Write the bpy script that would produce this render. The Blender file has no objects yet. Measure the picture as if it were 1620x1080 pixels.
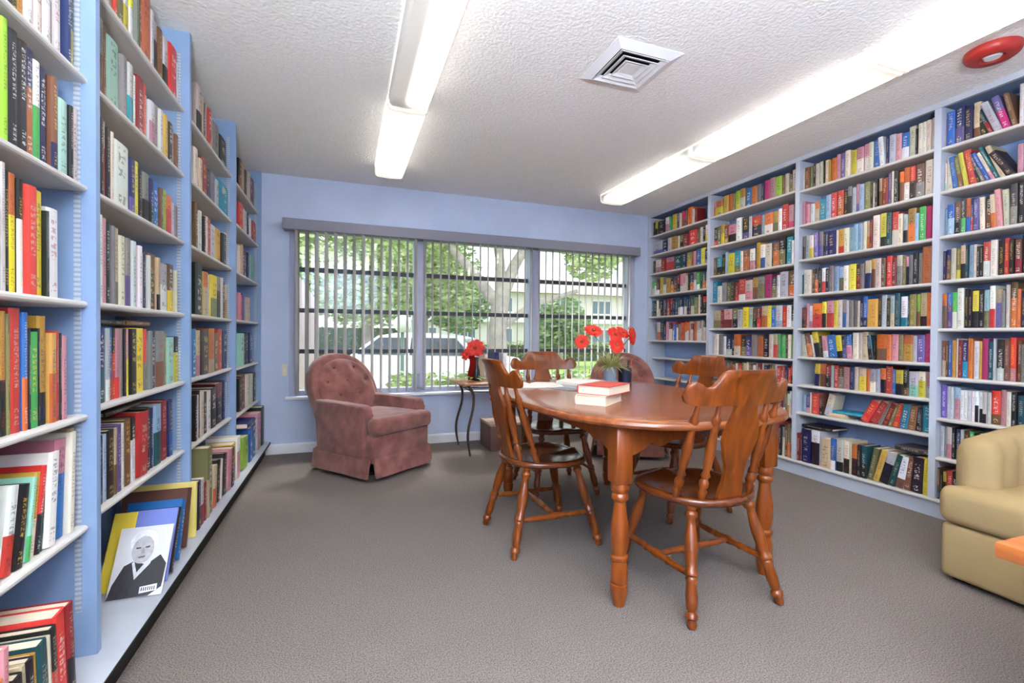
import bpy, bmesh, math, random
from mathutils import Vector, Matrix, noise

# ------------------------------------------------------------------ camera, world, exposure
scene = bpy.context.scene
col = bpy.data.collections.new('library'); scene.collection.children.link(col)
CAM_H, F_PX, YAW, PITCH, ROLL = 1.08, 736.0, 0.3457, 0.0121, 0.0083
cam_data = bpy.data.cameras.new('camera')
cam_data.sensor_width = 36.0; cam_data.lens = F_PX / 1620.0 * 36.0
cam_data.clip_start = 0.02; cam_data.clip_end = 300
cam = bpy.data.objects.new('camera', cam_data); scene.collection.objects.link(cam)
_R0 = Vector((math.cos(YAW), -math.sin(YAW), 0)); _F0 = Vector((math.sin(YAW), math.cos(YAW), 0)); _U0 = Vector((0, 0, 1))
_FW = _F0 * math.cos(PITCH) - _U0 * math.sin(PITCH)
_UP = _F0 * math.sin(PITCH) + _U0 * math.cos(PITCH)
_RT = _R0 * math.cos(ROLL) + _UP * math.sin(ROLL)
_UP = _UP * math.cos(ROLL) - _R0 * math.sin(ROLL)
M = Matrix.Identity(4)
for i in range(3):
    M[i][0], M[i][1], M[i][2] = _RT[i], _UP[i], -_FW[i]
M[2][3] = CAM_H
cam.matrix_world = M
scene.camera = cam
world = bpy.data.worlds.new('overcast_sky'); scene.world = world; world.use_nodes = True
world.node_tree.nodes['Background'].inputs[0].default_value = (0.86, 0.93, 1.0, 1)
world.node_tree.nodes['Background'].inputs[1].default_value = .85
sun_d = bpy.data.lights.new('sun', 'SUN'); sun_d.energy = 1.3; sun_d.angle = 0.2; sun_d.color = (1, .96, .9)
sun = bpy.data.objects.new('sun', sun_d); scene.collection.objects.link(sun)
sun.rotation_euler = (math.radians(38), 0, math.radians(160))
TUBE = 2.5           # brightness of the ceiling tubes
ADDED_UPLIGHT = 450.0      # brightness of the uplight added behind the camera to lift the ceiling
scene.view_settings.view_transform = 'Standard'; scene.view_settings.look = 'None'
scene.view_settings.gamma = 1.0; scene.view_settings.use_curve_mapping = False
scene.view_settings.exposure = 1.75
scene.cycles.use_denoising = True
scene.cycles.max_bounces = 8; scene.cycles.diffuse_bounces = 5

# ------------------------------------------------------------------ helpers
def lin(r, g, b):
    f = lambda c: (c / 255 / 12.92) if c <= 10 else ((c / 255 + .055) / 1.055) ** 2.4
    return (f(r), f(g), f(b), 1)

def nd(t, kind, **kw):
    n = t.nodes.new(kind)
    for k, v in kw.items(): setattr(n, k, v)
    return n

def mat(name, rgb, rough=.6, spec=.4, bump=0, bscale=100, var=0, vscale=4, rgb2=None, metal=0, coat=0, detail=4, sheen=0, stretch=None):
    m = bpy.data.materials.new(name); m.use_nodes = True; t = m.node_tree
    b = t.nodes['Principled BSDF']
    b.inputs['Roughness'].default_value = rough; b.inputs['Specular IOR Level'].default_value = spec
    b.inputs['Metallic'].default_value = metal; b.inputs['Coat Weight'].default_value = coat
    b.inputs['Coat Roughness'].default_value = .15
    if sheen: b.inputs['Sheen Weight'].default_value = sheen
    c1 = lin(*rgb); b.inputs['Base Color'].default_value = c1
    tc = nd(t, 'ShaderNodeTexCoord'); vec = tc.outputs['Object']
    if stretch:
        mp = nd(t, 'ShaderNodeMapping'); mp.inputs['Scale'].default_value = stretch
        t.links.new(vec, mp.inputs[0]); vec = mp.outputs[0]
    if var or rgb2:
        n = nd(t, 'ShaderNodeTexNoise'); n.inputs['Scale'].default_value = vscale; n.inputs['Detail'].default_value = detail
        t.links.new(vec, n.inputs['Vector'])
        r = nd(t, 'ShaderNodeValToRGB'); t.links.new(n.outputs[0], r.inputs[0])
        c2 = lin(*rgb2) if rgb2 else tuple(min(1, c * (1 + var)) for c in c1[:3]) + (1,)
        c0 = c1 if rgb2 else tuple(c * (1 - var) for c in c1[:3]) + (1,)
        r.color_ramp.elements[0].position = .35; r.color_ramp.elements[1].position = .65
        r.color_ramp.elements[0].color = c0; r.color_ramp.elements[1].color = c2
        t.links.new(r.outputs[0], b.inputs['Base Color'])
    if bump:
        n = nd(t, 'ShaderNodeTexNoise'); n.inputs['Scale'].default_value = bscale; n.inputs['Detail'].default_value = 3
        t.links.new(vec, n.inputs['Vector'])
        bp = nd(t, 'ShaderNodeBump'); bp.inputs['Strength'].default_value = bump; bp.inputs['Distance'].default_value = .01
        t.links.new(n.outputs[0], bp.inputs['Height']); t.links.new(bp.outputs[0], b.inputs['Normal'])
    return m

def wood(name, dark, light, rough=.3, coat=.3, axis='Y'):
    m = mat(name, dark, rough, .5, coat=coat); t = m.node_tree; b = t.nodes['Principled BSDF']
    tc = nd(t, 'ShaderNodeTexCoord'); mp = nd(t, 'ShaderNodeMapping')
    mp.inputs['Scale'].default_value = {'X': (1.2, 14, 14), 'Y': (14, 1.2, 14), 'Z': (14, 14, 1.2)}[axis]
    n = nd(t, 'ShaderNodeTexNoise'); n.inputs['Scale'].default_value = 2.2; n.inputs['Detail'].default_value = 5; n.inputs['Distortion'].default_value = .6
    r = nd(t, 'ShaderNodeValToRGB'); r.color_ramp.elements[0].position = .3; r.color_ramp.elements[1].position = .72
    r.color_ramp.elements[0].color = lin(*dark); r.color_ramp.elements[1].color = lin(*light)
    t.links.new(tc.outputs['Object'], mp.inputs[0]); t.links.new(mp.outputs[0], n.inputs['Vector'])
    t.links.new(n.outputs[0], r.inputs[0]); t.links.new(r.outputs[0], b.inputs['Base Color'])
    return m

def link(name, me, parent=None):
    o = bpy.data.objects.new(name, me); col.objects.link(o)
    if parent is not None: o.parent = parent
    return o

def obj(name, bm, m, parent=None, smooth=False):
    bmesh.ops.recalc_face_normals(bm, faces=bm.faces[:])
    me = bpy.data.meshes.new(name); bm.to_mesh(me); bm.free()
    if smooth:
        for p in me.polygons: p.use_smooth = True
    if m: me.materials.append(m)
    return link(name, me, parent)

def auto_smooth(o, ang=40):
    me = o.data
    for p in me.polygons: p.use_smooth = True
    b = bmesh.new(); b.from_mesh(me)
    for e in b.edges:
        if len(e.link_faces) == 2 and e.calc_face_angle(0) > math.radians(ang): e.smooth = False
    b.to_mesh(me); b.free()
    return o

def empty(name, loc=(0, 0, 0), rz=0):
    o = bpy.data.objects.new(name, None); col.objects.link(o)
    o.location = loc; o.rotation_euler = (0, 0, rz); o.empty_display_size = .1
    return o

def tag(o, label, cat, group=None):
    o['label'] = label; o['category'] = cat
    if group: o['group'] = group
    return o

def struct(o):
    o['kind'] = 'structure'; return o

def copy_tree(o, parent=None):
    c = o.copy(); col.objects.link(c); c.parent = parent
    for ch in o.children: copy_tree(ch, c)
    return c

def box(bm, x0, x1, y0, y1, z0, z1):
    v = [bm.verts.new((x, y, z)) for x in (x0, x1) for y in (y0, y1) for z in (z0, z1)]
    for f in ((0, 1, 3, 2), (4, 6, 7, 5), (0, 4, 5, 1), (2, 3, 7, 6), (0, 2, 6, 4), (1, 5, 7, 3)):
        bm.faces.new([v[i] for i in f])
    return v

def BB(*a):
    bm = bmesh.new(); box(bm, *a); return bm

def rbox(x0, x1, y0, y1, z0, z1, r=.02, seg=3):
    bm = BB(x0, x1, y0, y1, z0, z1)
    bmesh.ops.bevel(bm, geom=bm.edges[:], offset=r, segments=seg, profile=.5, affect='EDGES')
    return bm

def lathe(bm, p0, p1, prof, n=12):
    """prof: (t along the axis 0..1, radius)"""
    p0, p1 = Vector(p0), Vector(p1); ax = (p1 - p0)
    q = ax.to_track_quat('Z', 'Y'); rings = []
    for t, r in prof:
        c = p0 + ax * t
        rings.append([bm.verts.new(c + q @ Vector((r * math.cos(2 * math.pi * k / n), r * math.sin(2 * math.pi * k / n), 0))) for k in range(n)])
    for a, b in zip(rings, rings[1:]):
        for k in range(n): bm.faces.new((a[k], a[(k + 1) % n], b[(k + 1) % n], b[k]))
    bm.faces.new(rings[0][::-1]); bm.faces.new(rings[-1])

def tube(bm, pts, rad, n=8):
    pts = [Vector(p) for p in pts]; rings = []
    for i, p in enumerate(pts):
        d = (pts[min(i + 1, len(pts) - 1)] - pts[max(i - 1, 0)]).normalized()
        q = d.to_track_quat('Z', 'Y'); r = rad[i] if isinstance(rad, (list, tuple)) else rad
        rings.append([bm.verts.new(p + q @ Vector((r * math.cos(2 * math.pi * k / n), r * math.sin(2 * math.pi * k / n), 0))) for k in range(n)])
    for a, b in zip(rings, rings[1:]):
        best = min(range(n), key=lambda s: sum((a[k].co - b[(k + s) % n].co).length for k in range(n)))
        for k in range(n): bm.faces.new((a[k], a[(k + 1) % n], b[(k + 1 + best) % n], b[(k + best) % n]))
    bm.faces.new(rings[0][::-1]); bm.faces.new(rings[-1])

def prism(bm, poly, a, b, axis=1):
    """extrude a closed 2D polygon between a and b along an axis"""
    def P(u, v, w):
        return {0: (w, u, v), 1: (u, w, v), 2: (u, v, w)}[axis]
    A = [bm.verts.new(P(u, v, a)) for u, v in poly]; B = [bm.verts.new(P(u, v, b)) for u, v in poly]
    n = len(poly)
    for k in range(n): bm.faces.new((A[k], A[(k + 1) % n], B[(k + 1) % n], B[k]))
    bm.faces.new(A[::-1]); bm.faces.new(B)

def grid(bm, nu, nv, fn, closed_u=False):
    V = [[bm.verts.new(fn(i / nu if closed_u else i / (nu - 1), j / (nv - 1))) for j in range(nv)] for i in range(nu)]
    for i in range(nu if closed_u else nu - 1):
        for j in range(nv - 1):
            a = (i + 1) % nu
            bm.faces.new((V[i][j], V[a][j], V[a][j + 1], V[i][j + 1]))
    return V

def to_px(X, Y, Z):
    """where a point falls in the 1620x1080 picture (used only to rank books by size)"""
    d = Vector((X, Y, Z - CAM_H)); z = d.dot(_FW)
    return 810 + F_PX * d.dot(_RT) / z, 540 - F_PX * d.dot(_UP) / z, z

# ------------------------------------------------------------------ materials
m_carpet = mat('carpet', (98, 91, 86), .95, .1, bump=.5, bscale=380, rgb2=(145, 135, 129), vscale=210, detail=2)
m_ceiling = mat('popcorn_ceiling', (246, 244, 243), .9, .1, bump=.6, bscale=62, var=.03, vscale=60)
m_wall = mat('blue_wall_paint', (188, 199, 222), .6, .3, bump=.08, bscale=60, var=.04, vscale=3)
m_case = mat('pale_blue_case_paint', (130, 154, 188), .45, .4, bump=.03, bscale=30, var=.03, vscale=5)
m_back = mat('blue_back_panel_paint', (134, 164, 210), .55, .3, var=.04, vscale=3)
m_caseR = mat('blue_white_case_paint', (186, 192, 204), .45, .4, var=.02, vscale=5)
m_backR = mat('grey_blue_back_panel', (138, 158, 196), .55, .3, var=.04, vscale=3)
m_shelf = mat('off_white_shelf', (200, 196, 191), .45, .4, var=.03, vscale=6)
m_white = mat('white_trim', (226, 226, 228), .45, .4)
m_board = mat('worn_pale_board', (178, 182, 192), .5, .3, var=.05, vscale=4)
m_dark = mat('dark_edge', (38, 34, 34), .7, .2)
m_metal = mat('grey_standard', (150, 160, 172), .45, .5, metal=.3)
m_frame = mat('lilac_grey_frame', (176, 178, 198), .5, .4, var=.04, vscale=5)
m_bar = mat('dark_window_bar', (70, 73, 82), .5, .3)
m_valance = mat('grey_valance', (132, 130, 142), .6, .3, bump=.05, bscale=80)
m_vane = mat('pale_vane', (236, 235, 236), .6, .3)
_t = m_vane.node_tree; _b = _t.nodes['Principled BSDF']; _tl = nd(_t, 'ShaderNodeBsdfTranslucent'); _tl.inputs[0].default_value = lin(232, 230, 228); _ms = nd(_t, 'ShaderNodeMixShader'); _ms.inputs[0].default_value = .25
_t.links.new(_b.outputs[0], _ms.inputs[1]); _t.links.new(_tl.outputs[0], _ms.inputs[2]); _t.links.new(_ms.outputs[0], _t.nodes['Material Output'].inputs[0])
m_seatwood = wood('chair_wood', (94, 39, 5), (140, 68, 13), .3, .14, 'Z')
m_saddle = wood('saddle_wood', (76, 30, 6), (112, 53, 14), .22, .4, 'Y')
m_tabletop = wood('table_top_wood', (118, 56, 22), (152, 84, 40), .26, .25, 'X')
m_tableleg = wood('table_leg_wood', (114, 50, 8), (148, 72, 18), .3, .18, 'Z')
m_oak = wood('honey_oak', (166, 90, 40), (190, 112, 58), .35, .2, 'Y')
m_mauve = mat('mauve_velvet', (114, 70, 64), .9, .12, bump=.15, bscale=40, rgb2=(146, 96, 88), vscale=9, sheen=.3)
m_mauve_d = mat('mauve_button', (120, 76, 72), .9, .1)
m_beige = mat('beige_upholstery', (162, 138, 98), .85, .2, bump=.06, bscale=160, var=.03, vscale=6)
m_black = mat('black_base', (22, 20, 20), .6, .3)
m_iron = mat('bronze_iron', (74, 60, 52), .4, .5, metal=.5, var=.15, vscale=12)
m_page = mat('book_pages', (224, 208, 186), .8, .2, bump=.2, bscale=12, stretch=(1, 60, 1), var=.06, vscale=8)
m_red = mat('red_enamel', (170, 42, 34), .4, .5)
m_glass = bpy.data.materials.new('window_glass'); m_glass.use_nodes = True
_t = m_glass.node_tree; _t.nodes.clear()
_o = nd(_t, 'ShaderNodeOutputMaterial'); _mx = nd(_t, 'ShaderNodeMixShader'); _tr = nd(_t, 'ShaderNodeBsdfTransparent'); _gl = nd(_t, 'ShaderNodeBsdfGlossy')
_gl.inputs['Roughness'].default_value = .02; _mx.inputs[0].default_value = .05; _tr.inputs[0].default_value = (.95, .97, .97, 1)
_t.links.new(_tr.outputs[0], _mx.inputs[1]); _t.links.new(_gl.outputs[0], _mx.inputs[2]); _t.links.new(_mx.outputs[0], _o.inputs[0])

# ------------------------------------------------------------------ room shell
ZC = 2.504; YB = 4.64; XL, XR = -1.0, 3.64; YF = -1.8
struct(obj('floor', BB(XL, XR, YF, YB, -.05, 0), m_carpet))
struct(obj('ceiling', BB(XL - .1, XR + .1, YF - .1, YB + .2, ZC, ZC + .1), m_ceiling))
struct(obj('wall_left', BB(XL - .1, XL, YF, YB + .2, -.05, ZC), m_wall))
struct(obj('wall_right', BB(XR, XR + .1, YF, YB + .2, -.05, ZC), m_wall))
struct(obj('wall_front', BB(XL, XR, YF - .1, YF, -.05, ZC), m_wall))
WX0, WX1, WZ0, WZ1 = -.47, 3.19, .515, 2.06
bm = bmesh.new()
box(bm, XL, WX0, YB, YB + .2, -.05, ZC); box(bm, WX1, XR, YB, YB + .2, -.05, ZC)
box(bm, WX0, WX1, YB, YB + .2, -.05, WZ0); box(bm, WX0, WX1, YB, YB + .2, WZ1, ZC)
struct(obj('wall_back', bm, m_wall))
bm = bmesh.new(); prism(bm, [(4.64, 0), (4.626, 0), (4.626, .075), (4.632, .09), (4.64, .09)], -.69, 3.40, 0)
struct(obj('baseboard_back', bm, m_white))
# window: frame, mullions, bars and panes
win = struct(empty('window_1', (0, 0, 0)))
obj('frame', BB(WX0, -.40, 4.66, 4.78, WZ0, WZ1), m_frame, win); obj('frame', BB(3.11, WX1, 4.66, 4.78, WZ0, WZ1), m_frame, win)
obj('frame', BB(-.40, 3.11, 4.68, 4.78, WZ0, .56), m_frame, win); obj('frame', BB(-.40, 3.11, 4.68, 4.78, 2.02, WZ1), m_frame, win)
obj('mullion', BB(.645, .765, 4.65, 4.78, .56, 2.02), m_frame, win); obj('mullion', BB(1.872, 1.992, 4.65, 4.78, .56, 2.02), m_frame, win)
LIGHTS = [(-.40, .645), (.765, 1.872), (1.992, 3.11)]; BARS = [.56, .92, 1.30, 1.677, 2.02]
for a, b in LIGHTS:
    for z in BARS[1:4]: obj('glazing_bar', BB(a, b, 4.70, 4.735, z - .02, z + .02), m_bar, win)
    for z0, z1 in zip(BARS, BARS[1:]):
        obj('pane', BB(a, b, 4.715, 4.719, z0 + (.02 if z0 > .6 else 0), z1 - (.02 if z1 < 2 else 0)), m_glass, win)
bm = rbox(-.50, 3.22, 4.595, 4.665, .487, .513, .006, 2)
struct(obj('trim_1', bm, m_white))
bm = BB(.63, .70, 4.63, 4.66, .56, .70); obj('crank_handle', bm, m_metal, win)

# ------------------------------------------------------------------ ceiling tube lights
def emission_mat(name, strength, half=False):
    m = bpy.data.materials.new(name); m.use_nodes = True; t = m.node_tree; b = t.nodes['Principled BSDF']
    b.inputs['Base Color'].default_value = lin(236, 232, 224); b.inputs['Roughness'].default_value = .4
    b.inputs['Emission Color'].default_value = (1, .955, .85, 1); b.inputs['Emission Strength'].default_value = strength
    tc = nd(t, 'ShaderNodeTexCoord'); sx = nd(t, 'ShaderNodeSeparateXYZ'); t.links.new(tc.outputs['Object'], sx.inputs[0])
    rp = nd(t, 'ShaderNodeValToRGB'); mr = nd(t, 'ShaderNodeMapRange')
    mr.inputs['From Min'].default_value = -.63; mr.inputs['From Max'].default_value = .63
    t.links.new(sx.outputs[1], mr.inputs[0]); t.links.new(mr.outputs[0], rp.inputs[0])
    e = rp.color_ramp.elements; e[0].position = 0; e[0].color = (.06, .06, .06, 1); e[1].position = 1; e[1].color = (.06, .06, .06, 1)
    for p, q in ((.03, .08), (.97, .08), (.065, .45), (.935, .45), (.11, 1), (.89, 1)):
        k = e.new(p); k.color = (q, q, q, 1)
    mul = nd(t, 'ShaderNodeMath', operation='MULTIPLY'); mul.inputs[1].default_value = strength
    t.links.new(rp.outputs[0], mul.inputs[0]); out = mul.outputs[0]
    mrz = nd(t, 'ShaderNodeMapRange'); mrz.inputs['From Min'].default_value = -.03; mrz.inputs['From Max'].default_value = -.078; mrz.inputs['To Min'].default_value = .05
    t.links.new(sx.outputs[2], mrz.inputs[0]); mz = nd(t, 'ShaderNodeMath', operation='MULTIPLY'); t.links.new(out, mz.inputs[0]); t.links.new(mrz.outputs[0], mz.inputs[1]); out = mz.outputs[0]   # pan's shade on the upper rim, put into the emission to cut halo
    if half:   # only the tube on one side is burning
        mr2 = nd(t, 'ShaderNodeMapRange'); mr2.interpolation_type = 'SMOOTHSTEP'
        mr2.inputs['From Min'].default_value = -.045; mr2.inputs['From Max'].default_value = .05
        mr2.inputs['To Min'].default_value = .02
        t.links.new(sx.outputs[0], mr2.inputs[0])
        m2 = nd(t, 'ShaderNodeMath', operation='MULTIPLY'); t.links.new(out, m2.inputs[0]); t.links.new(mr2.outputs[0], m2.inputs[1]); out = m2.outputs[0]
    t.links.new(out, b.inputs['Emission Strength'])
    return m
m_lens = emission_mat('glowing_lens', TUBE); m_lens_half = emission_mat('half_lit_lens', TUBE, True)
m_cap = mat('glowing_end_cap', (240, 236, 228), .5, .3)
m_cap.node_tree.nodes['Principled BSDF'].inputs['Emission Color'].default_value = (1, .9, .74, 1)
m_cap.node_tree.nodes['Principled BSDF'].inputs['Emission Strength'].default_value = .16
def tube_light(x, y0, y1, label, half=False, w=.115):
    L = (y1 - y0) / 2 - .004; o = empty('ceiling_light', (x, (y0 + y1) / 2, ZC))
    tag(o, label, 'ceiling light', 'wraparound ceiling tube lights')
    bm = bmesh.new(); box(bm, -w * .86, w * .86, -L, L, -.012, -.001); obj('base_pan', bm, m_white, o)
    bm = bmesh.new(); pr = [(-w, -.006), (-w * 1.02, -.03), (-w * .96, -.066), (-w * .84, -.078), (0, -.083), (w * .84, -.078), (w * .96, -.066), (w * 1.02, -.03), (w, -.006)]
    A = [bm.verts.new((u, -L + .012, v)) for u, v in pr]; B = [bm.verts.new((u, L - .012, v)) for u, v in pr]
    for k in range(len(pr) - 1): bm.faces.new((A[k], B[k], B[k + 1], A[k + 1]))
    obj('lens', bm, m_lens_half if half else m_lens, o)
    pe = [(u * 1.02, v * 1.02) for u, v in pr] + [(w, -.001), (-w, -.001)]
    for s in (-1, 1):
        bm = bmesh.new(); prism(bm, pe, s * L, s * (L - .014), 1); obj('end_cap', bm, m_cap, o)
    return o
tube_light(.355, 2.86, 4.135, 'short-looking bright tube light at far end of left ceiling row')
tube_light(.355, 1.575, 2.85, 'half-lit tube light in left ceiling row, dull along its left side', True)
tube_light(.355, .29, 1.565, 'tube light of left ceiling row above the camera', True)
tube_light(2.555, 2.84, 4.135, 'bright tube light at window end of right ceiling row', w=.13)
tube_light(2.555, 1.575, 2.83, 'long bright tube light in middle of right ceiling row', w=.13)
tube_light(2.555, .31, 1.565, 'bright tube light of right row, beside the red ceiling ring', w=.13)
tube_light(.355, -.995, .28, 'added unseen tube light continuing left ceiling row behind the camera')  # added out of view for more light, continuing the row
tube_light(2.555, -.955, .30, 'added unseen tube light continuing right ceiling row behind the camera', w=.13)  # likewise added out of view, to help light the room

# added uplighter, unseen behind the camera, standing in for bounced flash
ul = tag(empty('added_uplighter', (-.05, -.75, 0)), 'added white uplighter, unseen behind the camera, brightening the ceiling', 'added light')
bm = bmesh.new(); lathe(bm, (0, 0, 0), (0, 0, .03), [(0, .15), (.6, .15), (1, .12)], 32); auto_smooth(obj('base', bm, m_white, ul), 50)
bm = bmesh.new(); lathe(bm, (0, 0, .03), (0, 0, 1.35), [(0, .014), (1, .014)], 12); obj('pole', bm, m_white, ul, True)
bm = bmesh.new(); lathe(bm, (0, 0, 1.33), (0, 0, 1.45), [(0, .03), (.3, .10), (.7, .17), (1, .20), (1, .19), (.75, .16), (.45, .10)], 32); auto_smooth(obj('bowl', bm, m_white, ul), 50)
m_up = mat('added_uplighter_glow', (240, 240, 240), .5); _u = m_up.node_tree.nodes['Principled BSDF']
_u.inputs['Emission Color'].default_value = (.90, .97, 1, 1); _u.inputs['Emission Strength'].default_value = ADDED_UPLIGHT
bm = bmesh.new(); lathe(bm, (0, 0, 1.425), (0, 0, 1.435), [(0, .15), (1, .15)], 24); obj('fill_disc', bm, m_up, ul)

# ceiling vent
v = tag(empty('ceiling_vent', (1.40, 2.105, ZC)), 'square white ceiling air vent with stepped louvers', 'vent')
def ring_frame(w0, w1, z0, z1):
    bm = bmesh.new(); P = []
    for w, z in ((w0, z0), (w1, z1), (w1, z1 - .004), (w0, z0 - .004)):
        P.append([bm.verts.new((sx * w, sy * w, z)) for sx, sy in ((-1, -1), (1, -1), (1, 1), (-1, 1))])
    for a, b in zip(P, P[1:] + P[:1]):
        for k in range(4): bm.faces.new((a[k], a[(k + 1) % 4], b[(k + 1) % 4], b[k]))
    return bm
m_vent = mat('vent_white', (228, 228, 232), .4, .4)
m_hole = mat('vent_dark', (30, 30, 38), .8, .1)
obj('duct_opening', BB(-.145, .145, -.145, .145, -.006, -.001), m_hole, v)
obj('outer_frame', ring_frame(.19, .145, -.006, -.026), m_vent, v)
for k, w in enumerate((.142, .108, .074)):
    obj('louver', ring_frame(w - .004, w - .030, -.028, -.014 - .002 * k), m_vent, v)
obj('louver_centre', BB(-.042, .042, -.042, .042, -.024, -.018), m_vent, v)
# red ring on the ceiling
o = tag(empty('ceiling_alarm', (2.985, 1.368, ZC)), 'round red ring with white centre on ceiling beside tube lights', 'alarm')
bm = bmesh.new(); lathe(bm, (0, 0, -.001), (0, 0, -.045), [(0, .105), (.5, .105), (.8, .098), (1, .085), (1, .05), (.7, .042)], 32)
auto_smooth(obj('red_ring', bm, m_red, o), 50)
bm = bmesh.new(); lathe(bm, (0, 0, -.008), (0, 0, -.044), [(0, .038), (.7, .038), (1, .03)], 24); obj('white_centre', bm, m_white, o)
# wall plate left of the window
o = tag(empty('wall_plate', (-.508, YB, .755)), 'small cream switch plate on blue wall left of window', 'switch')
obj('plate', rbox(-.022, .022, -.007, 0, -.055, .055, .003, 2), mat('cream_plate', (222, 214, 190), .4), o)
obj('toggle', BB(-.005, .005, -.016, -.005, -.01, .012), m_white, o)

# ------------------------------------------------------------------ bookcases
LZ = {'L1': [2.13, 1.81, 1.493, 1.152, .818, .488], 'L2': [2.122, 1.815, 1.497, 1.155, .832, .505],
      'L3': [2.125, 1.825, 1.503, 1.158, .83, .495], 'L4': [2.128, 1.84, 1.504, 1.161, .815, .475]}
RZ = {'Ra': [2.246, 2.027, 1.808, 1.559, 1.309, 1.034, .835, .60, .36, .106], 'Rb': [2.247, 1.959, 1.67, 1.407, 1.16, .905, .70, .45, .106],
      'Rc': [2.23, 1.96, 1.687, 1.415, 1.15, .925, .705, .488, .106], 'Rd': [2.221, 1.959, 1.69, 1.424, 1.136, .844, .598, .36, .106]}
YD = [.80, 1.735, 2.625, 3.615, 4.632]; YR = [4.622, 3.657, 2.71, 1.787, .87]
m_strip = bpy.data.materials.new('slotted_standard'); m_strip.use_nodes = True
_t = m_strip.node_tree; _b = _t.nodes['Principled BSDF']; _b.inputs['Roughness'].default_value = .45
_tc = nd(_t, 'ShaderNodeTexCoord'); _w = nd(_t, 'ShaderNodeTexWave', wave_type='BANDS', bands_direction='Z'); _w.inputs['Scale'].default_value = 22
_r = nd(_t, 'ShaderNodeValToRGB'); _r.color_ramp.elements[0].position = .3; _r.color_ramp.elements[1].position = .5
_r.color_ramp.elements[0].color = lin(138, 146, 158); _r.color_ramp.elements[1].color = lin(164, 174, 188)
_t.links.new(_tc.outputs['Object'], _w.inputs[0]); _t.links.new(_w.outputs[0], _r.inputs[0]); _t.links.new(_r.outputs[0], _b.inputs['Base Color'])

lc = tag(empty('bookcase', (-.9, 2.7, 0)), 'tall pale blue built-in bookcase along left wall', 'bookcase')
def under(root, name, bm, m):
    o = obj(name, bm, m, root); o.matrix_parent_inverse = Matrix.Translation(-root.location); return o
def sub(part, name, bm, m):
    return obj(name, bm, m, part)
XLF, XLB = -.695, -.985
under(lc, 'back_panel', BB(XLB - .012, XLB, .78, 4.64, .0, ZC), m_back)
for y in YD:
    t_ = .0085 if y == 4.632 else .0125
    u = under(lc, 'upright', BB(XLB, XLF, y - t_, y + t_, .115, ZC), m_case)
    if y > 1:
        sub(u, 'shelf_standard', BB(XLF - .052, XLF - .036, y - t_ - .003, y - t_, .25, 2.4), m_strip)
        sub(u, 'shelf_standard', BB(XLB + .04, XLB + .056, y - t_ - .003, y - t_, .25, 2.4), m_strip)
def shelf_bm(x_front, x_back, y0, y1, z0, z1):
    bm = bmesh.new(); s = 1 if x_front > x_back else -1; h = (z1 - z0) / 2; zc = (z0 + z1) / 2; r = h
    pr = [(x_back, z0)] + [(x_front - s * r + s * r * math.cos(a), zc + h * math.sin(a)) for a in [math.radians(d) for d in (-90, -50, -18, 18, 50, 90)]] + [(x_back, z1)]
    A = [bm.verts.new((x, y0, z)) for x, z in pr]; B = [bm.verts.new((x, y1, z)) for x, z in pr]
    for k in range(len(pr)): bm.faces.new((A[k], A[(k + 1) % len(pr)], B[(k + 1) % len(pr)], B[k]))
    bm.faces.new(A[::-1]); bm.faces.new(B)
    return bm
for k, bay in enumerate(('L1', 'L2', 'L3', 'L4')):
    for z in LZ[bay]:
        under(lc, 'shelf', shelf_bm(-.715, XLB, YD[k] + .0125, YD[k + 1] - (.0125 if k < 3 else .0085), z, z + .02), m_shelf)
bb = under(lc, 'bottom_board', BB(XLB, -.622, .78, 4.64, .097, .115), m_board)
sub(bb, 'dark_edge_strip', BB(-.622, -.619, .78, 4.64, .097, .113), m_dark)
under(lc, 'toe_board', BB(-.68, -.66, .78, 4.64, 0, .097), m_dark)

rc = tag(empty('bookcase', (3.5, 2.7, 0)), 'tall blue-white built-in bookcase along right wall', 'bookcase')
XRF, XRB = 3.362, 3.60
under(rc, 'back_panel', BB(XRB, XRB + .012, .85, 4.64, 0, ZC), m_backR)
for y in YR:
    under(rc, 'upright', BB(XRF, XRB, y - .018, y + .018, .095, ZC - .03), m_caseR)
under(rc, 'top_fascia', BB(XRF - .004, XRF + .02, .85, 4.64, ZC - .034, ZC), m_caseR)
under(rc, 'top_panel', BB(XRF + .02, XRB, .85, 4.64, ZC - .02, ZC), m_backR)
for k, bay in enumerate(('Ra', 'Rb', 'Rc', 'Rd')):
    for z in RZ[bay][:-1]:
        xf = XRF + .002 if not (bay == 'Ra' and z < 1) else XRF + .05
        under(rc, 'shelf', shelf_bm(xf, XRB, YR[k + 1] + .018, YR[k] - .018, z - .011, z + .011), m_shelf)
under(rc, 'bottom_board', shelf_bm(XRF - .012, XRB, .85, 4.64, .095, .117), m_shelf)
under(rc, 'toe_board', BB(XRF + .017, XRF + .035, .85, 4.64, 0, .095), m_caseR)

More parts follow.
